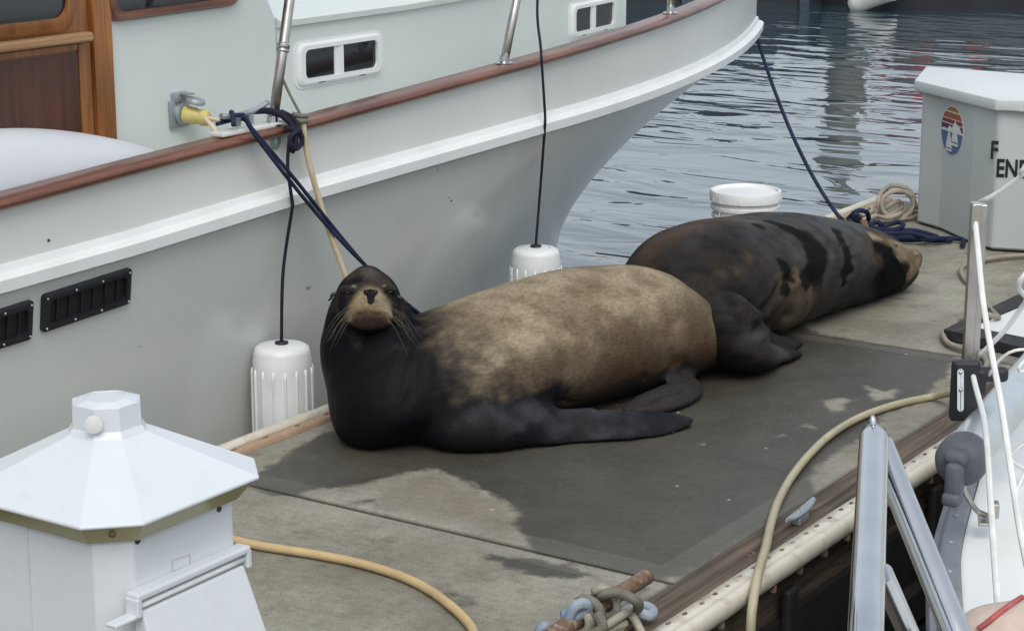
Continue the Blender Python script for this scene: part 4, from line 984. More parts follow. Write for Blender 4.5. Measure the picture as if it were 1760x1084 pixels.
for s_ in (-1, 1):
    bm = new_bm()
    for k in range(8):
        px = 637 + s_ * random.uniform(24, 42); py = 530 + random.uniform(-6, 14); h = hit(s1_bvh, px, py)
        if not h: continue
        sd_ = hs * (s_ * lft); L_ = random.uniform(.07, .13); dr_ = (sd_ * random.uniform(.5, .9) - hu * random.uniform(.5, .95) + fd_ * .25).normalized()
        add_tube(bm, [h - dr_ * .004, h + dr_ * L_ * .5 - hu * -.006, h + dr_ * L_ - hu * .018],   .00045, 5, .02, taper=(1, .3), caps=False)
    build("whiskers", bm, M['whisk'], root1)

# ---------- the sleeping sea lion
bm = new_bm(); SY = V(0, 1, 0)
def rr2(x, y, hw, ht, bot=None): return (V(x, y, ht / 2), hw, ht / 2, ht / 2 + .03, SY)
b2r = [rr2(5.88, 3.25, .05, .10), rr2(5.97, 3.285, .15, .24), rr2(6.09, 3.335, .225, .375), rr2(6.26, 3.37, .275, .448), rr2(6.48, 3.385, .31, .445), rr2(6.74, 3.385, .325, .415), rr2(7.0, 3.36, .32, .390), rr2(7.2, 3.32, .295, .345), rr2(7.38, 3.265, .26, .295), rr2(7.50, 3.22, .215, .240), rr2(7.58, 3.188, .165, .175), rr2(7.63, 3.17, .11, .12), rr2(7.66, 3.16, .055, .07)]
loft(bm, b2r, 44)
# head: crown towards the back of the neck, muzzle pointing away to the right
h0, h1 = PD(1488, 432, 8.22), PD(1566, 446, 8.26)
hd = (h1 - h0).normalized(); hsd = V(-hd.y, hd.x, 0).normalized()
def HH(t_, dz=0): return h0.lerp(h1, t_) + V(0, 0, dz)
loft(bm, [(HH(-.25, -.02), .05, .04, .06, hsd), (HH(0, -.012), .095, .062, .10, hsd), (HH(.3, -.012), .10, .064, .11, hsd), (HH(.55, -.008), .095, .058, .115, hsd), (HH(.78, -.002), .075, .046, .095, hsd), (HH(.95, 0), .058, .045, .08, hsd), (HH(1.1, 0), .046, .042, .062, hsd), (HH(1.18, -.004), .028, .026, .036, hsd), (HH(1.21, -.004), .01, .01, .014, hsd)], 30)
# hind flipper reaching forward on the concrete
rf = [G(1238, 520, .28), G(1250, 560, .19), G(1272, 590, .12), G(1298, 604, .075), G(1325, 606, .048), G(1352, 607, .03), G(1379, 608, .015)]
loft(bm, [(p, w_, h_, h_, V(-.1, 1, .4).normalized()) for p, w_, h_ in zip(rf, (.08, .13, .128, .094, .066, .042, .01), (.08, .115, .10, .064, .034, .02, .006))], 26)
rf2 = [G(1315, 588, .06), G(1350, 592, .035), G(1370, 592, .03), G(1379, 587, .045)]
loft(bm, [(p, w_, h_, h_, V(-.1, 1, .5).normalized()) for p, w_, h_ in zip(rf2, (.05, .04, .025, .010), (.04, .02, .012, .006))], 20)
bm = fuse(bm, .009, 7)
relax(bm, lambda p: (p - h1).length > .16 and (p - rf[-1]).length > .13, 20)
bv = BVHTree.FromBMesh(bm)
def HL(L_): return [h for h in (hit(bv, *p) for p in L_) if h]
cr2 = [(HL(L_), a_, w_) for L_, a_, w_ in (([(1345, 475), (1335, 500), (1318, 530), (1302, 565), (1292, 580)], .022, .016), ([(1232, 506), (1250, 520), (1270, 540), (1286, 565)], .008, .016), ([(1345, 470), (1352, 482), (1368, 470)], .02, .014),
       ([(1470, 385), (1466, 430), (1455, 480), (1440, 510)], .009, .016), ([(1495, 400), (1508, 440), (1512, 490), (1500, 520)], .012, .016), ([(1500, 408), (1530, 430), (1552, 452), (1560, 485)], .010, .010))]
tb = HL([(1352, 500), (1375, 515), (1368, 545), (1345, 560)])
for v in bm.verts:
    p = v.co; dz = .006 * fbm_(p, 5, 2) + .016 * sstep(.10, .03, polyd(p, tb))
    for L_, a_, w_ in cr2:
        if L_: d, k_ = polyt(p, L_); dz += k_ * -a_ * math.exp(-(d / w_) ** 2) + k_ * a_ * .3 * math.exp(-((d - 2.2 * w_) / w_) ** 2)
    v.co = p + v.normal * dz
    if v.co.z < .004: v.co.z = .004
bv2 = BVHTree.FromBMesh(bm)
def HL2(L_): return [h for h in (hit(bv2, *p) for p in L_) if h]
bands = [(HL2(L_), w_) for L_, w_ in (([(1325, 382), (1352, 392), (1375, 405)], .03), ([(1360, 395), (1385, 408), (1400, 425), (1405, 450), (1400, 470)], .05), ([(1440, 400), (1456, 425), (1460, 450), (1450, 480)], .024), ([(1305, 388)], .018), ([(1345, 455), (1352, 470), (1348, 495)], .024), ([(1395, 470), (1385, 478)], .03))]
tanp = [(HL2(L_), w_) for L_, w_ in (([(1350, 490), (1375, 500), (1395, 500)], .05), ([(1350, 530), (1365, 550), (1385, 540)], .065), ([(1372, 470), (1356, 478)], .02))]
throat = HL2([(1528, 432), (1545, 450), (1540, 480), (1535, 500), (1520, 470), (1522, 440)])
brn = HL2([(1488, 410), (1500, 430), (1508, 450)])
muz2 = HL2([(1545, 428), (1556, 432), (1568, 436), (1573, 448), (1569, 464)])
face2 = HL2([(1500, 405), (1520, 412), (1536, 418), (1548, 426)])
rustb = HL2([(1120, 425), (1160, 395), (1205, 380), (1250, 376)])
fl2 = HL2([(1290, 585), (1320, 598), (1345, 606)])
def coat2(p, n_):
    nf = fbm_(p, 5, 40); nf2 = fbm_(p, 14, 22); fr = ns(V(p.x, p.y * .6, p.z * 2), 22, 8)
    fx_ = sstep(6.25, 6.7, p.x); c = mix3(mix3((.007, .0063, .006), (.019, .0185, .0185), fx_), mix3((.021, .0175, .015), (.046, .044, .042), fx_), sstep(-.3, .35, nf + .3 * fr)); gl = .28 + .35 * sstep(-.2, .3, fbm_(p, 7, 60))
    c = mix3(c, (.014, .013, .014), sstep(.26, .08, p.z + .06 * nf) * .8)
    if rustb: c = mix3(c, (.085, .050, .028), .5 * sstep(.17, .0, polyd(p, rustb) + .12 * nf + .05 * nf2))
    c = mix3(c, (.105, .075, .045), .3 * sstep(.035, .0, min([9] + [(p - h).length for h in HLpatch]) + .02 * nf2))
    for L_, w_ in tanp:
        if L_: c = mix3(c, mix3((.075, .055, .036), (.115, .09, .06), sstep(-.2, .3, nf2)), .75 * sstep(w_ * 1.5, w_ * .5, polyd(p, L_) + .05 * nf + .02 * nf2))
    for L_, w_ in bands:
        if L_: k_ = .92 * sstep(w_ * 1.5, w_ * .8, polyd(p, L_) + .03 * nf + .03 * nf2 + .02 * fr); c = mix3(c, (.003, .003, .0035), k_); gl = gl * (1 - .9 * k_)
    if throat: k_ = sstep(.10, .05, polyd(p, throat) + .03 * nf2); c = mix3(c, (.003, .003, .0035), k_); gl *= 1 - .8 * k_
    if brn: c = mix3(c, (.045, .030, .018), .8 * sstep(.045, .015, polyd(p, brn) + .02 * nf2))
    if face2: c = mix3(c, mix3((.10, .065, .035), (.22, .17, .12), sstep(0, .3, nf2 + .1)), sstep(.045, .018, polyd(p, face2) + .015 * nf2))
    if muz2: c = mix3(c, mix3((.21, .165, .105), (.12, .085, .048), sstep(-.2, .3, nf2)), sstep(.062, .036, polyd(p, muz2) + .012 * nf2))
    if (p - h0).dot(hd) > .84 * (h1 - h0).length and p.z > .085: c = mix3(c, mix3((.20, .155, .10), (.12, .085, .05), sstep(-.2, .3, nf2)), sstep(.085, .115, p.z)); gl = .1
    if fl2: c = mix3(c, (.065, .058, .056), .6 * sstep(.075, .02, polyd(p, fl2) + .04 * nf2))
    return (*c, gl)
HLpatch = HL2([(1290, 440), (1240, 470), (1265, 465), (1285, 445)])
root2 = thing("sea_lion", (6.6, 3.4, 0), "dark grey sea lion sprawled asleep by the white bucket, wet black streaks on its side", "sea lion", "sea lions resting on the dock")
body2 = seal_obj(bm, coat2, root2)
e = hit(bv2, 1537, 421)
if e:
    bm = new_bm(); add_tube(bm, [e - hd * .012, e + V(0, 0, -.003), e + hd * .012], .0045, 8, .004); build("eye", bm, M['eye'], root2)
e = hit(bv2, 1573, 437)
if e:
    bm = new_bm(); add_ellipsoid(bm, e, (.012, .014, .012), seg=12); build("nose", bm, mat("dry_nose", (.20, .145, .085), .6), root2)

# ================================================================== BUCKET
bc = G(1277, 328, .25); bcx, bcy = 7.86, 3.98
zr = .285
bk = thing("bucket", (bcx, bcy, 0), "white lidded plastic bucket with wire handle standing behind the dark sleeping sea lion", "bucket")
BR = .148
H0 = PD(1278, 322, math.hypot(bcx, bcy) * 1.0).z
def prz(px, py): # height of a photo point above the dock on the bucket's axis plane
    d = ray(px, py); t_ = ((bcx * Fh.x + bcy * Fh.y) / (d.x * Fh.x + d.y * Fh.y)); return CH + d.z * t_
ztop = prz(1278, 326); 
bm = new_bm(); add_lathe(bm, (bcx, bcy, 0), [(.125, 0), (.127, .004), (.138, ztop - .12), (.146, ztop - .118), (.147, ztop - .106), (.140, ztop - .103), (.141, ztop - .082), (.150, ztop - .080), (.151, ztop - .066), (.143, ztop - .062), (.144, ztop - .03)], 48); build("pail", bm, M['white'], bk, smooth=40)
bm = new_bm(); add_lathe(bm, (bcx, bcy, 0), [(.146, ztop - .045), (.156, ztop - .044), (.157, ztop - .012), (.153, ztop), (.145, ztop + .001), (.139, ztop - .010), (.137, ztop - .012), (.0, ztop - .010)], 48)
lid = build("lid", bm, M['white'], bk, smooth=40)
for k in range(20):
    bm = new_bm(); a = 2 * math.pi * k / 20; add_box(bm, (bcx + .1575 * math.cos(a), bcy + .1575 * math.sin(a), ztop - .034), (.003, .006, .018), Matrix.Rotation(a, 3, 'Z')); build("lid_tab", bm, M['white'], lid)
bm = new_bm(); e = V(bcx, bcy, 0) + Rt * .11 - Fh * .095; pts = [e + V(0, 0, ztop - .075), e + Rt * .04 - Fh * .02 + V(0, 0, ztop - .09), e + Rt * .075 - Fh * .03 + V(0, 0, ztop - .14), V(bcx, bcy, ztop - .24) - Fh * .17 + Rt * .05, V(bcx, bcy, ztop - .16) - Fh * .14 - Rt * .11, V(bcx, bcy, ztop - .075) - Rt * .12 - Fh * .088]
add_tube(bm, pts, .0028, 8, .01); build("handle", bm, M['galv'], bk)

# ================================================================== DOCK BOX
foot = [(8.89, 3.60), (8.81, 3.46), (8.60, 3.235), (8.50, 3.09), (8.53, 2.99), (8.70, 2.42), (9.36, 2.40), (9.36, 3.74)]
dbx = thing("dock_box", (8.9, 3.0, 0), "tall white fibreglass dock box with sailboat emblem and black letters at right", "dock box")
ZB = .655
bm = new_bm()
def sc(p, k, c=(8.95, 3.0)): return (c[0] + (p[0] - c[0]) * k, c[1] + (p[1] - c[1]) * k)
def ringz(k, z): return [bm.verts.new((*sc(p, k), z)) for p in foot]
R_ = [ringz(.985, .008), ringz(1.0, .02), ringz(1.005, ZB)]
nF = len(foot)
for a, c in zip(R_, R_[1:]):
    for i in range(nF): bm.faces.new((a[i], a[(i + 1) % nF], c[(i + 1) % nF], c[i]))
bm.faces.new(R_[-1]); bm.faces.new(R_[0][::-1]); build("body", bm, M['box'], dbx, bevel=.012)
bm = new_bm(); lf = [sc(p, 1.075) for p in (foot[0], foot[3], foot[4], foot[5], foot[6], foot[7])]
add_prism(bm, lf, ZB - .028, ZB + .022, bev=.008); build("lid", bm, M['boxlid'], dbx, smooth=30)
bm = new_bm(); add_prism(bm, [sc(p, .97) for p in foot], .004, .02); build("base_gap", bm, M['black'], dbx)
# emblem on the angled face
def faceq(i, j, z0=.02, z1=ZB):
    a, c = sc(foot[i], 1.0), sc(foot[j], 1.0); a2, c2 = sc(foot[i], 1.005), sc(foot[j], 1.005)
    return qmap(V(*a, z0), V(*c, z0), V(*c2, z1), V(*a2, z1))
fq = faceq(1, 2)
def on_face(f_, px, py):
    P0 = f_(0, 0); n_ = f_.n; d = ray(px, py); t_ = (P0 - CP).dot(n_) / d.dot(n_); p = CP + d * t_
    ex = f_(1, 0) - P0; ey = f_(0, 1) - P0; q = p - P0
    v_ = q.dot(ey) / ey.dot(ey); u_ = (q - ey * v_).dot(ex) / ex.dot(ex); return u_, v_
eu, ev = on_face(fq, 1637, 225)
_, ev1 = on_face(fq, 1637, 183); ER = abs(ev1 - ev) * fq.ly
def E_(x, y): return (eu + x * ER / fq.lx, ev + y * ER / fq.ly)
def chord(y0, y1, n_=14, r_=1.0):
    L_ = [(math.sqrt(max(0, r_ * r_ - y * y)), y) for y in [y0 + (y1 - y0) * i / n_ for i in range(n_ + 1)]]
    return [E_(x, y) for x, y in L_] + [E_(-x, y) for x, y in reversed(L_)]
bm = new_bm(); add_plate(bm, fq, [E_(math.cos(rad(a)) * 1.04, math.sin(rad(a)) * 1.04) for a in range(0, 360, 8)], .0005, .0022); emb = build("emblem", bm, M['paper'], dbx)
for nm, y0, y1 in (('gold', .80, .985), ('orange', .50, .74), ('red', .30, .46), ('maroon', .02, .25), ('blue', -.99, -.06)):
    bm = new_bm(); add_plate(bm, fq, chord(y0, y1), .0022, .0032); build("stripe" if nm != 'blue' else "sea", bm, M[nm], emb)
bm = new_bm(); add_plate(bm, fq, [E_(*p) for p in ((-.99, -.05), (-.99, .0), (-.7, .07), (-.45, .02), (-.2, .2), (.0, .12), (.25, .40), (.5, .30), (.72, .22), (.96, -.05))], .0032, .004); build("mountain", bm, M['paper'], emb)
for cx, cy, s in ((.30, -.42, 1.0), (-.22, -.72, .9)):
    bm = new_bm(); add_plate(bm, fq, [E_(cx + x * s, cy + y * s) for x, y in ((-.02, 0), (-.02, .95), (.33, 0))], .004, .005); add_plate(bm, fq, [E_(cx + x * s, cy + y * s) for x, y in ((-.06, 0), (-.06, .8), (-.28, 0))], .004, .005)
    add_plate(bm, fq, [E_(cx + x * s, cy + y * s) for x, y in ((-.32, -.06), (.4, -.06), (.3, -.16), (-.25, -.16))], .004, .005); build("sailboat_mark", bm, M['paper'], emb)
# letters
def letters(txt, f_, px, py, hpx, name):
    cu = bpy.data.curves.new(name, 'FONT'); cu.body = txt; cu.size = 1; cu.extrude = .0; cu.offset = .028
    o = bpy.data.objects.new(name, cu); COL.objects.link(o); dg = bpy.context.evaluated_depsgraph_get(); me = bpy.data.meshes.new_from_object(o.evaluated_get(dg)); bpy.data.objects.remove(o)
    u0, v0 = on_face(f_, px, py); _, v1 = on_face(f_, px, py - hpx); s = abs(v1 - v0) * f_.ly / .70
    for v in me.vertices: v.co = f_(u0 + v.co.x * s * .68 / f_.lx, v0 + v.co.y * s / f_.ly, .003)
    return link(name, me, M['ink'], dbx)
ff_ = faceq(4, 5)
letters("F", ff_, 1701, 272, 30, "letter"); letters("END", ff_, 1711, 303, 30, "letters")
bm = new_bm(); [add_ellipsoid(bm, V(*p), (.006, .006, .004), seg=8) for p in ((8.62, 2.95, ZB + .022), (8.60, 2.9, ZB + .022))]; build("latch", bm, M['black'], dbx)

# ================================================================== ROPE COILS by the dock box
def Z(px, py, z): return G(px, py, z)
def loopy(c, rx, ry, z, n=1, ph=0, jit=.01, tilt=0):
    out = []
    for i in range(int(14 * n) + 1):
        a = ph + 2 * math.pi * i / 14; out.append(V(c[0] + rx * math.cos(a) * (1 + random.uniform(-jit, jit) * 3), c[1] + ry * math.sin(a), z + tilt * (math.sin(a) + 1) + random.uniform(-.002, .004)))
    return out
random.seed(11)
RB = .0112
bpath = [[cb + V(-.01, .0, .01), Z(1455, 385, .05), Z(1462, 372, .10), Z(1475, 362, .13), Z(1490, 365, .11), Z(1492, 378, .06), Z(1480, 385, .05), Z(1468, 380, .08), Z(1470, 367, .12), Z(1480, 380, .08), Z(1485, 392, .03), Z(1500, 396, .02), Z(1520, 388, .03), Z(1545, 382, .045), Z(1552, 388, .04), Z(1535, 395, .03), Z(1505, 393, .03), Z(1496, 386, .045), Z(1508, 382, .05), Z(1516, 388, .04)],
         [Z(1462, 392, .02), Z(1490, 398, .02), Z(1530, 397, .02), Z(1570, 396, .02), Z(1598, 403, .02), Z(1610, 408, .02), Z(1580, 412, .02), Z(1545, 412, .02), Z(1515, 408, .02), Z(1490, 404, .02)],
         [Z(1500, 402, .05), Z(1535, 401, .05), Z(1570, 402, .05), Z(1600, 409, .045), Z(1635, 410, .02), Z(1652, 411, .02), Z(1656, 416, .018), Z(1654, 423, .015)],
         [Z(1520, 412, .02), Z(1560, 408, .035), Z(1600, 413, .02), Z(1636, 413, .018)],
         [Z(1455, 384, .04), Z(1458, 376, .07), Z(1464, 384, .09), Z(1462, 392, .04)]]
coil = rope("rope_pile", bpath, RB, M['bluerope'], "navy blue rope knotted on a dock cleat and flaked out beside the dock box", "rope", origin=tuple(Z(1540, 402, 0)), step=.012)
ccl = thing("dock_cleat", tuple(Z(1462, 392, 0)), "small galvanised dock cleat under the knotted navy blue rope", "cleat")
bm = new_bm(); k0 = Z(1452, 381, .07); add_tube(bm, [Z(1441, 381, .075), k0, Z(1474, 381, .07), Z(1486, 382, .085)], .014, 12); build("horn", bm, M['rust'], ccl)
bm = new_bm(); add_box(bm, Z(1462, 390, .03), (.08, .05, .06), bev=.01); build("base", bm, M['rust'], ccl)
cx = Z(1540, 358, .06)
w_path = [[cx + Rt * (.085 * math.cos(a)) + V(0, 0, .075 * math.sin(a) + .03) + Fh * (.03 * math.sin(a)) for a in [2 * math.pi * k / 14 for k in range(0, 16)]],
          [cx + Rt * (.075 * math.cos(a)) + V(0, 0, .065 * math.sin(a) + .025) - Fh * .03 for a in [2 * math.pi * k / 14 + .5 for k in range(0, 16)]],
          [Z(1482, 372, .02), Z(1492, 356, .06), Z(1500, 362, .05), Z(1490, 370, .03), Z(1510, 376, .02), Z(1535, 377, .02), Z(1560, 368, .02), Z(1590, 360, .02)],
          [Z(1510, 368, .03), Z(1530, 352, .08), Z(1545, 346, .09), Z(1550, 356, .06), Z(1530, 370, .03), Z(1515, 378, .02), Z(1560, 374, .02), Z(1590, 368, .02)],
          [Z(1480, 380, .02), Z(1505, 372, .045), Z(1530, 374, .05), Z(1570, 357, .03), Z(1592, 352, .02)]]
rope("rope_pile", w_path, .0115, M['whiterope'], "old off-white rope heaped in an upright loop between navy rope and dock box", "rope", origin=tuple(Z(1530, 370, 0)), step=.012)

# ================================================================== CORDS
rope("shore_cable", [[Z(330, 905, .014), Z(400, 927, .014), Z(450, 938, .014), Z(540, 952, .014), Z(620, 968, .014), Z(690, 990, .014), Z(740, 1015, .014), Z(780, 1045, .014), Z(805, 1070, .014), Z(815, 1090, .014), Z(818, 1125, .014), Z(790, 1180, .014)]], .0118, M['cordy'], "yellow shore power cord curving across dry concrete from the white pedestal", "cord", seg=14)
rope("hose", [[Z(1640, 674, .06), Z(1600, 682, .014), Z(1540, 695, .014), Z(1480, 716, .014), Z(1430, 745, .014), Z(1392, 780, .014), Z(1360, 820, .014), Z(1338, 860, .014), Z(1325, 900, .022), Z(1316, 940, .034), Z(1303, 985, .03), Z(1295, 1030, .0), Z(1291, 1065, -.04), Z(1289, 1110, -.11), Z(1287, 1150, -.2)]], .0122, M['cordb'], "long beige hose winding over the wet concrete and down past the timber edge", "hose", seg=14)
rope("shore_cable", [[Z(1780, 438, .018), Z(1730, 441, .018), Z(1690, 447, .018), Z(1660, 455, .014), Z(1652, 465, .014), Z(1660, 482, .014), Z(1682, 500, .014), Z(1700, 528, .03), Z(1716, 546, .045), Z(1700, 541, .06), Z(1670, 545, .05), Z(1640, 556, .014), Z(1622, 572, .018), Z(1628, 588, .018), Z(1650, 598, .018), Z(1672, 602, .018), Z(1690, 612, .014), Z(1696, 628, .04), Z(1680, 650, .1)]], .0105, M['cordg'], "thin grey-beige cord looping around the steel post on the dock beyond", "cord", seg=12)

# ================================================================== CLEATS
c0 = G(1378, 884, .02); ccs = thing("dock_cleat", tuple(G(1378, 884, .003)), "small grey two-screw cleat on the dark timber edge beside the beige hose", "cleat")
ca_ = (G(1398, 862, .03) - G(1352, 898, .03)); cd = ca_.normalized(); L2 = ca_.length / 2; cs_ = V(-cd.y, cd.x, 0); cm = (G(1398, 862, .03) + G(1352, 898, .03)) / 2
bm = new_bm()
loft_r = [(cm + cd * (L2 * t_) + V(0, 0, z_), w_, .007, .007) for t_, w_, z_ in ((-1, .004, .008), (-.7, .011, .003), (-.3, .015, 0), (.3, .015, 0), (.7, .013, .003), (1, .008, .008))]
loft(bm, [(*r_, cs_) for r_ in loft_r], 16); build("horn", bm, M['galv'], ccs, smooth=50)
bm = new_bm(); add_box(bm, V(cm.x, cm.y, .013), (.07, .028, .022), Matrix.Rotation(math.atan2(cd.y, cd.x), 3, 'Z'), bev=.004); build("base", bm, M['galv'], ccs)
for t_ in (-.012, .012):
    bm = new_bm(); add_lathe(bm, cm + cd * t_ + V(0, 0, .005), [(.007, 0), (.007, .003), (.004, .0035), (.0035, .001)], 12); build("screw", bm, M['steeld'], ccs)
# big rusty cleat at the bottom edge with its ropes
ra, rb_ = G(1112, 990, .075), G(940, 1095, .085); rm = ra.lerp(rb_, .5)
rcl = thing("dock_cleat", (rm.x, rm.y, 0), "big rusty round-horned dock cleat wrapped in ropes at the bottom edge", "cleat")
bm = new_bm(); add_tube(bm, [ra, ra.lerp(rb_, .12), rm, ra.lerp(rb_, .88), rb_], .0195, 16, .01); build("horn", bm, M['rust'], rcl)
bm = new_bm()
for t_ in (.38, .62): add_tube(bm, [ra.lerp(rb_, t_), V(*ra.lerp(rb_, t_)[:2], .0)], .022, 14)
add_box(bm, V(rm.x, rm.y, .012), (.2, .09, .02), Matrix.Rotation(math.atan2((ra - rb_).y, (ra - rb_).x), 3, 'Z'), bev=.005); build("base", bm, M['rust'], rcl)
cdir = (rb_ - ra).normalized(); csd = V(-cdir.y, cdir.x, 0)
def wrap(t_, n_, r_, ph=0, lean=.02):
    c = ra.lerp(rb_, t_); return [c + cdir * (lean * k / 10 - lean * n_ / 2) + (csd * math.cos(ph + 2 * math.pi * k / 10) + UPz * math.sin(ph + 2 * math.pi * k / 10)) * r_ for k in range(int(10 * n_) + 1)]
rg = rope("mooring_line", [[Z(1030, 1040, .06), Z(1036, 1022, .115), Z(1062, 1018, .12), Z(1090, 1030, .105), Z(1098, 1042, .07), Z(1080, 1058, .03), Z(1060, 1090, .02), Z(1050, 1120, .02)], wrap(.60, 1.15, .033, 2.2, .03), [Z(1025, 1052, .12), Z(1036, 1076, .09), Z(1010, 1095, .06)]], .0125, M['greyrope'], "dark weathered brown rope crossed over the rusty cleat's thick middle", "rope", origin=(rm.x, rm.y, 0), step=.01)
rope("mooring_line", [wrap(.44, 1.1, .034, 1.8, .02), wrap(.71, 1.1, .034, 1.2, .025), [Z(1088, 1045, .055), Z(1060, 1062, .06), Z(1040, 1075, .05), Z(1010, 1090, .03)], [Z(1086, 1056, .05), Z(1094, 1070, .03), Z(1106, 1094, .01), Z(1116, 1120, .01)], [Z(1075, 1070, .03), Z(1055, 1080, .03), Z(1030, 1100, .02)]], .0105, M['dullrope'], "pale beige line wound around the rusty cleat, one tail crossing the timber", "rope", origin=(rm.x, rm.y, 0.002), step=.01)
rope("mooring_line", [[Z(1085, 1050, .04), Z(1098, 1052, .04), Z(1115, 1058, .03), Z(1122, 1050, .03), Z(1112, 1042, .035), Z(1098, 1042, .04), Z(1085, 1046, .05), Z(1060, 1060, .04)], [Z(975, 1068, .09), Z(985, 1046, .12), Z(1000, 1036, .135), Z(1010, 1042, .12), Z(995, 1056, .10), Z(978, 1064, .09), Z(960, 1078, .06), Z(940, 1090, .04)], [Z(972, 1052, .1), Z(978, 1066, .09), Z(1000, 1080, .04), Z(1020, 1090, .03)], [Z(925, 1090, .04), Z(935, 1076, .06), Z(950, 1084, .03), Z(980, 1088, .03), Z(1000, 1080, .04)]], .0135, M['paleblue'], "frayed pale blue line looped round both ends of the rusty cleat", "rope", origin=(rm.x, rm.y, 0.004), step=.01)

# ================================================================== PEDESTAL
PXc = PD(186, 760, 3.55); pcx, pcy = PXc.x, PXc.y
ped = thing("power_pedestal", (pcx, pcy, 0), "white dock power pedestal with pyramid cap and olive lens ring, bottom left", "pedestal")
def octo(hx, ch): return [(pcx + x, pcy + y) for x, y in ((hx, -hx + ch), (hx, hx - ch), (hx - ch, hx), (-hx + ch, hx), (-hx, hx - ch), (-hx, -hx + ch), (-hx + ch, -hx), (hx - ch, -hx))]
def stack(levels):
    bm_ = new_bm(); rs = [[bm_.verts.new((*p, z)) for p in octo(hx, ch)] for hx, ch, z in levels]
    for a, c in zip(rs, rs[1:]):
        for i in range(8): bm_.faces.new((a[i], a[(i + 1) % 8], c[(i + 1) % 8], c[i]))
    bm_.faces.new(rs[0][::-1]); bm_.faces.new(rs[-1]); return bm_
def zat(px, py, D=3.55): return PD(px, py, D).z
# rim corner heights measured at their own distances
HXc = .217
def zc(px, py, x, y):       # height of a photo point on the vertical through (x, y)
    d = ray(px, py); t_ = (x * Fh.x + y * Fh.y) / (d.x * Fh.x + d.y * Fh.y); return CH + d.z * t_
CHm = .072
zr_top = zc(180, 902, pcx - HXc + CHm / 2, pcy - HXc + CHm / 2)
zr_bot = zr_top - .007
znb = zc(193, 752, pcx - .045, pcy - .045); znt = zc(193, 706, pcx - .045, pcy - .045)
NHX = .056
build("cap", stack([(HXc - .002, CHm, zr_bot), (HXc, CHm, zr_bot + .002), (HXc, CHm, zr_top - .001), (HXc - .002, CHm, zr_top + .001), (NHX + .008, .034, znb - .004), (NHX + .001, .031, znb + .008), (NHX, .030, znb + .05), (NHX - .001, .030, znt - .003), (NHX - .006, .029, znt + .001), (NHX * .55, .016, znt + .006)]), M['pedw'], ped, bevel=.0015)
build("lens_ring", stack([(HXc - .034, CHm - .014, zr_bot - .036), (HXc - .010, CHm - .003, zr_bot - .004), (HXc - .010, CHm - .003, zr_bot - .0005)]), M['lens'], ped)
BHX = HXc - .046
build("body", stack([(BHX + .0, .047, 0.001), (BHX, .047, zr_bot - .12), (BHX, .047, zr_bot - .0365)]), M['pedw'], ped, bevel=.003)
# photocell on the neck
bm = new_bm(); dirp = V(-.72, -.70, 0).normalized(); p0 = V(pcx - NHX + .010, pcy - NHX + .010, znb + .026) + V(-.03, .028, 0) * .55; add_lathe(bm, p0 + dirp * .002, [(.0155, -.004), (.0155, .003), (.013, .004), (.0, .0045)], 24, dirp); build("photocell", bm, mat("photocell_dome", (.60, .60, .60), .5), ped, smooth=40)
# front face (towards -Y): hooded door with hinge
yF = pcy - BHX
def fx(px): # x on the front plane
    return PY(px, 950, yF).x
fq = qmap(V(pcx - BHX + .045, yF, zr_bot - .28), V(pcx + BHX - .045, yF, zr_bot - .28), V(pcx + BHX - .045, yF, zr_bot - .035), V(pcx - BHX + .045, yF, zr_bot - .035))
def on_front(px, py): return PY(px, py, yF)
zh0 = on_front(225, 1033).z; 
xl, xr_ = on_front(222, 1030).x, on_front(406, 955).x
zl = (on_front(222, 1028).z + on_front(405, 955).z) / 2
bm = new_bm(); add_box(bm, ((xl + xr_) / 2, yF - .014, zl + .012), (xr_ - xl + .016, .03, .014), bev=.004); add_box(bm, (xl - .004, yF - .014, zl - .006), (.012, .03, .034), bev=.003); add_box(bm, (xr_ + .004, yF - .014, zl - .006), (.012, .03, .034), bev=.003); build("door_hood", bm, M['pedw'], ped)
bm = new_bm(); add_tube(bm, [V(xl + .002, yF - .018, zl - .006), V(xr_ - .002, yF - .018, zl - .006)], .0062, 12, .05); build("hinge_pin", bm, M['white'], ped)
bm = new_bm(); add_box(bm, ((xl + xr_) / 2, yF - .006, zl - .006), (xr_ - xl - .002, .012, .018)); build("hinge_slot", bm, M['black'], ped)
bm = new_bm()
dz_ = .62
vsd = [bm.verts.new(p) for p in (V(xl + .006, yF - .004, zl - .013), V(xr_ - .004, yF - .004, zl - .013), V(xr_ - .004, yF - .022, zl - .016), V(xl + .006, yF - .022, zl - .016), V(xl - .0, yF - .002, zl - .5), V(xr_ + .02, yF - .002, zl - .5), V(xr_ + .02, yF - .20, zl - .5), V(xl - .0, yF - .20, zl - .5))]
for q in ((0, 1, 2, 3), (4, 7, 6, 5), (3, 2, 6, 7), (0, 3, 7, 4), (1, 5, 6, 2), (0, 4, 5, 1)): bm.faces.new([vsd[i] for i in q])
build("door", bm, M['pedw'], ped, bevel=.004)
bm = new_bm(); zl2 = PY(170, 1056, yF).z; add_box(bm, (xl - .03, yF - .012, zl - .022), (.055, .025, .008), bev=.003); build("ledge", bm, M['pedw'], ped)
for px, py in ((236, 929), (376, 874)):
    bm = new_bm(); p0 = on_front(px, py); add_lathe(bm, p0, [(.0055, -.002), (.0055, .002), (.003, .0025), (.0, .001)], 14, V(0, -1, 0)); build("screw", bm, mat("dark_screw", (.04, .03, .045), .5), ped)
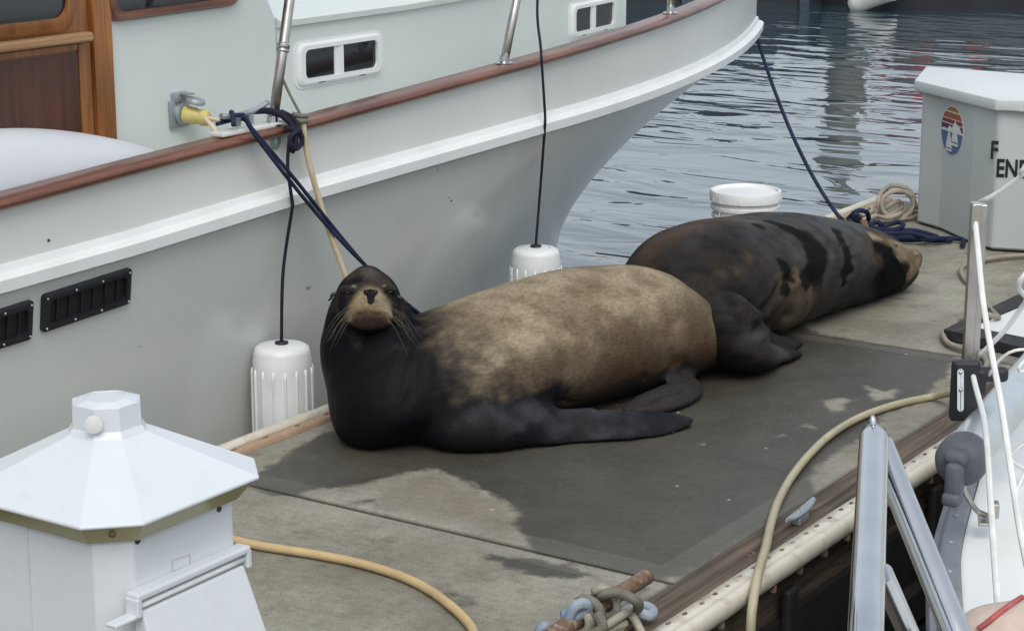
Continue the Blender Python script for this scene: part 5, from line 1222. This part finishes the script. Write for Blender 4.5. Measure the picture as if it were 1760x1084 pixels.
bm = new_bm(); ls_ = [on_front(*p) for p in ((295, 982), (327, 971), (327, 951), (295, 962))]; lq = qmap(*ls_); add_frame(bm, lq, [(0, 0), (1, 0), (1, 1), (0, 1)], [(.05, .07), (.95, .07), (.95, .93), (.05, .93)], .0002, .0012); build("label_outline", bm, mat("faint_outline", (.5, .47, .48), .6), ped)
xL = pcx - BHX
bm = new_bm(); add_box(bm, (xL - .0005, PD(78, 960, 3.5).y, zr_bot - .25), (.003, .004, .43)); build("seam", bm, mat("seam_grey", (.55, .57, .59), .6), ped)
bm = new_bm(); p0 = V(pcx - HXc + CHm / 2 + .012, pcy - HXc + CHm / 2 + .012, zr_bot - .014); add_lathe(bm, p0, [(.006, 0), (.006, .003), (.0, .004)], 14, V(-.6, -.6, -.5).normalized()); build("lens_screw", bm, M['rust'], ped)

# ================================================================== WHITE SAILBOAT (right)
sb_o = thing("sailboat", (4.5, 1.0, -.5), "white sailboat bow at right with grey rubber gunwale and lowered mast", "sailboat")
ZG = .35
edge_ = [(2.3, .52), (2.6, .80), (2.95, 1.02), (3.4, 1.245), (3.77, 1.405), (4.0, 1.492), (4.4, 1.612), (4.66, 1.685), (5.15, 1.795), (6, 1.92), (7.5, 2.0), (9, 1.97)]
star_ = [(2.38, .30), (2.8, .12), (3.4, -.08), (4.3, -.28), (5.5, -.42), (7, -.5), (9, -.48)]
E1 = [V(p.x, p.y, 0) for p in catmull([(x, y, 0) for x, y in edge_], .06)]
E2 = [V(p.x, p.y, 0) for p in catmull([(x, y, 0) for x, y in star_], .06)]
def resample(L_, n_):
    d = [0]
    for a, c in zip(L_, L_[1:]): d.append(d[-1] + (c - a).length)
    out = []; j = 0
    for i in range(n_ + 1):
        s = d[-1] * i / n_
        while j < len(d) - 2 and d[j + 1] < s: j += 1
        out.append(L_[j].lerp(L_[j + 1], (s - d[j]) / max(1e-9, d[j + 1] - d[j])))
    return out
NB = 80
P_ = resample(E1, NB); Q_ = resample(E2, NB)
bm = new_bm(); rows = []
for p, q in zip(P_, Q_):
    m_ = (p + q) / 2
    def at2(f_, z): a = m_ + (p - m_) * f_; return V(a.x, a.y, z)
    def bt2(f_, z): a = m_ + (q - m_) * f_; return V(a.x, a.y, z)
    rows.append([bm.verts.new(v_) for v_ in (at2(.97, ZG - .03), at2(.9, 0), at2(.72, -.35), at2(.35, -.6), bt2(.35, -.6), bt2(.72, -.35), bt2(.9, 0), bt2(.97, ZG - .03))])
for a, c in zip(rows, rows[1:]):
    for k in range(7): f_ = bm.faces.new((a[k], a[k + 1], c[k + 1], c[k])); f_.smooth = True
bm.faces.new(rows[0]); bm.faces.new(rows[-1][::-1]); build("hull", bm, M['gel'], sb_o, smooth=60)
bm = new_bm(); rows = []
for p, q in zip(P_, Q_):
    m_ = (p + q) / 2; row = []
    for f_ in (1, .8, .5, .2, 0): a = m_ + (p - m_) * f_ * .985; row.append(bm.verts.new((a.x, a.y, ZG + .008 + .05 * (1 - f_ ** 2))))
    for f_ in (.2, .5, .8, 1): a = m_ + (q - m_) * f_ * .985; row.append(bm.verts.new((a.x, a.y, ZG + .008 + .05 * (1 - f_ ** 2))))
    rows.append(row)
for a, c in zip(rows, rows[1:]):
    for k in range(8): f_ = bm.faces.new((a[k], a[k + 1], c[k + 1], c[k])); f_.smooth = True
bmesh.ops.recalc_face_normals(bm, faces=bm.faces); build("deck", bm, M['deck'], sb_o)
bm = new_bm(); rows = []
for i, p in enumerate(P_):
    T_ = (P_[min(i + 1, NB)] - P_[max(i - 1, 0)]).normalized(); o_ = V(-T_.y, T_.x, 0)
    rows.append([bm.verts.new(p + o_ * a + V(0, 0, ZG + z)) for a, z in ((-.012, .018), (-.004, .024), (.026, .022), (.036, .012), (.040, -.004), (.052, -.010), (.058, -.03), (.05, -.055), (.0, -.06), (-.012, -.03))])
for a, c in zip(rows, rows[1:]):
    for k in range(10): f_ = bm.faces.new((a[k], a[(k + 1) % 10], c[(k + 1) % 10], c[k])); f_.smooth = True
gw = build("gunwale", bm, M['greyrub'], sb_o, smooth=45)
for i in range(2, NB, 2):
    bm = new_bm(); p = P_[i]; T_ = (P_[min(i + 1, NB)] - P_[i - 1]).normalized(); o_ = V(-T_.y, T_.x, 0); add_ellipsoid(bm, p + o_ * .012 + V(0, 0, ZG + .0235), (.007, .007, .003), seg=8); build("rivet", bm, M['galv'], gw)
# nonskid panel
bm = new_bm(); rows = []
for p, q in list(zip(P_, Q_))[14:]:
    m_ = (p + q) / 2; rows.append([bm.verts.new(V(*(m_ + ((p if s > 0 else q) - m_) * abs(s))[:2], ZG + .016 + .05 * (1 - abs(s) ** 2))) for s in (.74, .5, .2, -.2, -.5, -.74)])
for a, c in zip(rows, rows[1:]):
    for k in range(5): f_ = bm.faces.new((a[k], a[k + 1], c[k + 1], c[k])); f_.smooth = True
bmesh.ops.recalc_face_normals(bm, faces=bm.faces); build("nonskid_panel", bm, M['nonskid'], sb_o)
bm = new_bm(); add_prism(bm, [(6.5, 1.45), (6.5, -.05), (9, -.1), (9, 1.55)], .36, .92, bev=.06); build("cabin", bm, M['gel'], sb_o, smooth=40)
bm = new_bm(); add_tube(bm, [V(6.9, 1.35, .9), V(6.9, 1.35, 1.64)], .014, 12, .1); build("stanchion", bm, M['steeld'], sb_o)
# lowered mast lying over the bow
mA = G(1651, 792, .56); mB = G(1741, 684, .56); mdir = (mB - mA).normalized()
MR = .050
mst = sb_o
bm = new_bm(); add_tube(bm, [mA, mA + mdir * 4.2], MR, 28, .3); build("mast", bm, M['alu'], sb_o, smooth=40)
bm = new_bm(); add_lathe(bm, mA + mdir * .015, [(.0, .045), (.03, .044), (.051, .03), (.056, .012), (.056, -.02), (.0535, -.03)], 28, -mdir); add_box(bm, mA - mdir * .045 + V(0, 0, -.028), (.055, .035, .085), mdir.to_track_quat('X', 'Z').to_matrix(), bev=.012); add_box(bm, mA - mdir * .06 + V(0, 0, -.065), (.04, .04, .03), mdir.to_track_quat('X', 'Z').to_matrix(), bev=.01)
add_box(bm, mA - mdir * .03 + V(0, 0, .02), (.06, .05, .03), mdir.to_track_quat('X', 'Z').to_matrix(), bev=.012); build("mast_cap", bm, M['grey'], sb_o, smooth=50)
bm = new_bm(); msd = V(-mdir.y, mdir.x, 0)
add_tube(bm, [G(1740, 700, .5), G(1725, 715, .5)], .012, 10); build("grommet", bm, M['black'], sb_o)
# mast crutch post with bracket
pb = G(1668, 632, .68); pt_ = None
Dp = (pb - CP).dot(FW)
ptop = PD(1672, 346, Dp); pw = .0195
pv_ = (ptop - pb); rot = pv_.normalized().to_track_quat('Z', 'Y').to_matrix()
crt = thing("mast_post", tuple(pb + V(0, 0, -.05)), "square steel post with rope slots on a black bracket, clamped to the lowered mast", "post")
ro = Matrix((Rt, Fh, Zv)).transposed()
bm = new_bm(); pc = (pb + ptop) / 2
add_box(bm, pc, (pw * 1.0, pw * 1.9, pv_.length), ro, bev=.002); 
add_box(bm, pc + Rt * -.010 - Fh * .019, (.006, .006, pv_.length - .004), ro, bev=.001); add_box(bm, pc + Rt * .0150 - Fh * .003, (.016, .028, pv_.length - .003), ro, bev=.003); build("tube", bm, M['steeld'], crt)
for t_ in (.03, .955):
    bm = new_bm(); q = pb.lerp(ptop, t_) - Fh * .0215 + Rt * .001; add_box(bm, q, (.0105, .004, .030), ro, bev=.002); build("slot", bm, M['black'], crt)
bm = new_bm(); bq = PD(1658, 670, Dp - .035); add_box(bm, bq, (.062, .030, .140), ro, bev=.008); add_box(bm, PD(1700, 643, Dp - .02), (.085, .028, .034), ro, bev=.01); add_box(bm, PD(1672, 655, Dp - .02), (.06, .026, .06), ro, bev=.008); build("bracket", bm, M['black'], crt)
bm = new_bm(); lq = qmap(*[PD(px, py, Dp - .066) for px, py in ((1645, 707), (1656, 707), (1656, 633), (1645, 633))]); add_plate(bm, lq, rrect(lq, 0, 0, 1, 1, .0085), .0, .003); build("strip", bm, M['alu'], crt)
for px, py in ((1651, 640), (1651, 670), (1683, 640)):
    bm = new_bm(); add_lathe(bm, PD(px, py, Dp - .069 if px < 1660 else Dp - .036), [(.0045, -.004), (.0045, .0015), (.0, .003)], 12, -Fh); build("bolt", bm, M['steeld'], crt)
# white control lines
def W(px, py, D): return PD(px, py, D)
dk_ = lambda px, py: G(px, py, .415)
LR = .0048
rope("control_line", [[W(1667, 625, Dp - .0), W(1669, 632, Dp - .03), W(1677, 665, Dp - .1), W(1690, 715, Dp - .3), W(1697, 770, Dp - .5), W(1702, 850, Dp - .75), W(1708, 940, Dp - 1.0), W(1715, 1035, Dp - 1.25), W(1717, 1070, Dp - 1.33), dk_(1722, 1110)]], .0062, M['wline'], "white line coming out of the steel post's bottom slot", "line", seg=10)
rope("control_line", [[W(1674, 352, Dp), W(1674, 360, Dp - .03), W(1680, 420, Dp - .08), W(1690, 520, Dp - .2), W(1705, 610, Dp - .32), W(1720, 690, Dp - .45), W(1735, 790, Dp - .6), W(1750, 890, Dp - .8), W(1758, 935, Dp - .9), W(1780, 1040, Dp - 1.1)]], .0066, M['wline'], "white line falling from the steel post's top slot down to the deck", "line", seg=10)
rope("control_line", [[W(1684, 347, Dp), W(1700, 340, Dp - .02), W(1725, 325, Dp - .05), W(1760, 298, Dp - .1), W(1840, 225, Dp - .2), V(6.9, 1.35, 1.62)]], .0055, M['wline'], "white line rising from the steel post's top to the right edge", "line", seg=10)
rope("control_line", [[W(1682, 612, Dp + .02), W(1705, 590, Dp - .02), W(1735, 558, Dp - .06), W(1762, 520, Dp - .1), W(1840, 420, Dp - .2), V(6.9, 1.25, 1.0)]], .0058, M['wline'], "straight white line slanting up right from behind the steel post's foot", "line", seg=10)
rope("control_line", [[W(1700, 645, Dp - .06), W(1710, 628, Dp - .08), W(1725, 612, Dp - .1), W(1745, 602, Dp - .12), W(1775, 602, Dp - .1), W(1830, 620, Dp), V(6.7, 1.1, .62)]], .0035, M['wline'], "thin white line arching over the lowered mast", "line", seg=8)
rope("control_line", [[mA - mdir * .06 + V(0, 0, -.05), W(1640, 880, 5.0), W(1660, 910, 4.85), W(1680, 922, 4.75), W(1705, 912, 4.7), W(1725, 890, 4.7), W(1760, 815, 4.75), W(1800, 740, 4.9), V(6.5, 1.2, .42)]], .0042, M['wline'], "thin white line drooping from the grey mast cap over the deck edge", "line", seg=8)
rope("control_line", [[W(1672, 778, 5.25), W(1680, 772, 5.2), W(1693, 773, 5.15), W(1692, 785, 5.12), W(1680, 815, 5.1), W(1674, 825, 5.12)]], .0036, M['wline'], "short white loop tied round the grey mast cap", "line", seg=8)
bm = new_bm(); cf = thing("deck_fitting", tuple(G(1690, 895, .39)), "small steel deck fitting with a bent rod below the mast cap", "fitting")
ct_ = G(1695, 893, .40); add_box(bm, ct_, (.07, .035, .008), Matrix.Rotation(.4, 3, 'Z'), bev=.002); add_box(bm, ct_ + V(.02, -.01, .02), (.03, .02, .035), Matrix.Rotation(.4, 3, 'Z'), bev=.004); build("plate", bm, M['steeld'], cf)
bm = new_bm(); add_tube(bm, [mA + V(.02, .0, -.05), G(1658, 845, .48), G(1680, 878, .42), ct_ + V(0, 0, .01)], .006, 10); build("rod", bm, M['steeld'], cf)
# faded cover at the very corner
bm = new_bm()
pc_ = PD(1735, 1085, 3.25)
random.seed(5)
add_ellipsoid(bm, pc_ + V(0, 0, -.03), (.11, .085, .078), Matrix((Rt, Fh, Zv)).transposed() @ Matrix.Rotation(-.25, 3, 'Y'), seg=40)
for v in bm.verts: v.co += (v.co - pc_).normalized() * .006 * noise.noise(v.co * 14)
cvb = thing("folded_cover", tuple(pc_ + V(0, 0, -.1)), "faded pinkish cover with a red edge in the bottom right corner", "cover")
bvc = BVHTree.FromBMesh(bm); build("cloth", bm, M['pink'], cvb)
rt_ = [h for h in (hit(bvc, *p, .003) for p in ((1682, 1082), (1694, 1074), (1708, 1063), (1722, 1052), (1736, 1042), (1748, 1034), (1756, 1029))) if h]
if len(rt_) > 2:
    bm = new_bm(); add_tube(bm, rt_, .0048, 10, .004); build("edging", bm, M['redtrim'], cvb)

# ================================================================== STEEL RAIL (front right)
rl = thing("steel_rail", (2.1, .88, 0), "polished stainless A-frame rail with a thin pin on top, front right", "rail")
t0 = PD(1502, 752, 3.2); bms = PD(1488, 1085, 2.55)
bm = new_bm(); add_tube(bm, [t0, t0.lerp(bms, .5), bms, bms + (bms - t0) * .25 + V(0, 0, -.05), bms + (bms - t0) * .4 + V(0, 0, -.3), V((bms + (bms - t0) * .42).x, (bms + (bms - t0) * .42).y, 0)], .0228, 32, .02); build("main_tube", bm, M['steel'], rl)
bm = new_bm(); add_lathe(bm, t0 - (bms - t0).normalized() * .0, [(.0228, -.001), (.0215, .010), (.016, .019), (.008, .022), (.0, .022)], 32, (t0 - bms).normalized()); build("end_cap", bm, M['steel'], rl, smooth=50)
bm = new_bm(); pn = PD(1500, 722, 3.2); pn0 = PD(1501.5, 748, 3.2); add_tube(bm, [pn0, pn], .0055, 14, .01); add_lathe(bm, pn, [(.0055, 0), (.0035, .007), (0, .009)], 14, (pn - pn0).normalized()); build("pin", bm, M['steel'], rl, smooth=50)
bm = new_bm(); d0 = PD(1513, 765, 3.21); d1 = PD(1632, 1060, 3.0); add_tube(bm, [d0, d1, d1 + (d1 - d0) * .5, V((d1 + (d1 - d0) * .7).x, (d1 + (d1 - d0) * .7).y, .02)], .0215, 28, .02, smooth=False); build("brace", bm, M['steel'], rl, smooth=60)
bm = new_bm(); d0 = PD(1515, 985, 2.72); d1 = PD(1562, 1090, 2.85); add_tube(bm, [d0, d1, d1 + (d1 - d0) * 2.2], .016, 24, .02); build("brace", bm, M['steel'], rl, smooth=60)

# ================================================================== TRIANGULAR BOARD on the dock
tr = thing("triangular_board", tuple(G(1700, 560, .0)), "white triangular board with black rubber edging lying on the dock past the post", "board")
T3 = [G(1622, 571, .03), G(1800, 487, .03), G(1800, 612, .03)]
def inset(P3, k): c = sum(P3, Vector()) / 3; return [c + (p - c) * k for p in P3]
I3 = [G(1668, 566, .03), G(1800, 511, .03), G(1800, 593, .03)]
bm = new_bm(); add_prism(bm, [(p.x, p.y) for p in I3], .006, .036); build("panel", bm, M['white'], tr)
bm = new_bm()
for i in range(3):
    j = (i + 1) % 3; q = [T3[i], T3[j], I3[j], I3[i]]; add_prism(bm, [(p.x, p.y) for p in q], .006, .042)
build("edging", bm, mat("board_rubber", (.02, .02, .022), .7, var=.4, vs=30, dirt=(.07, .07, .07), ds=30, damt=.7), tr)
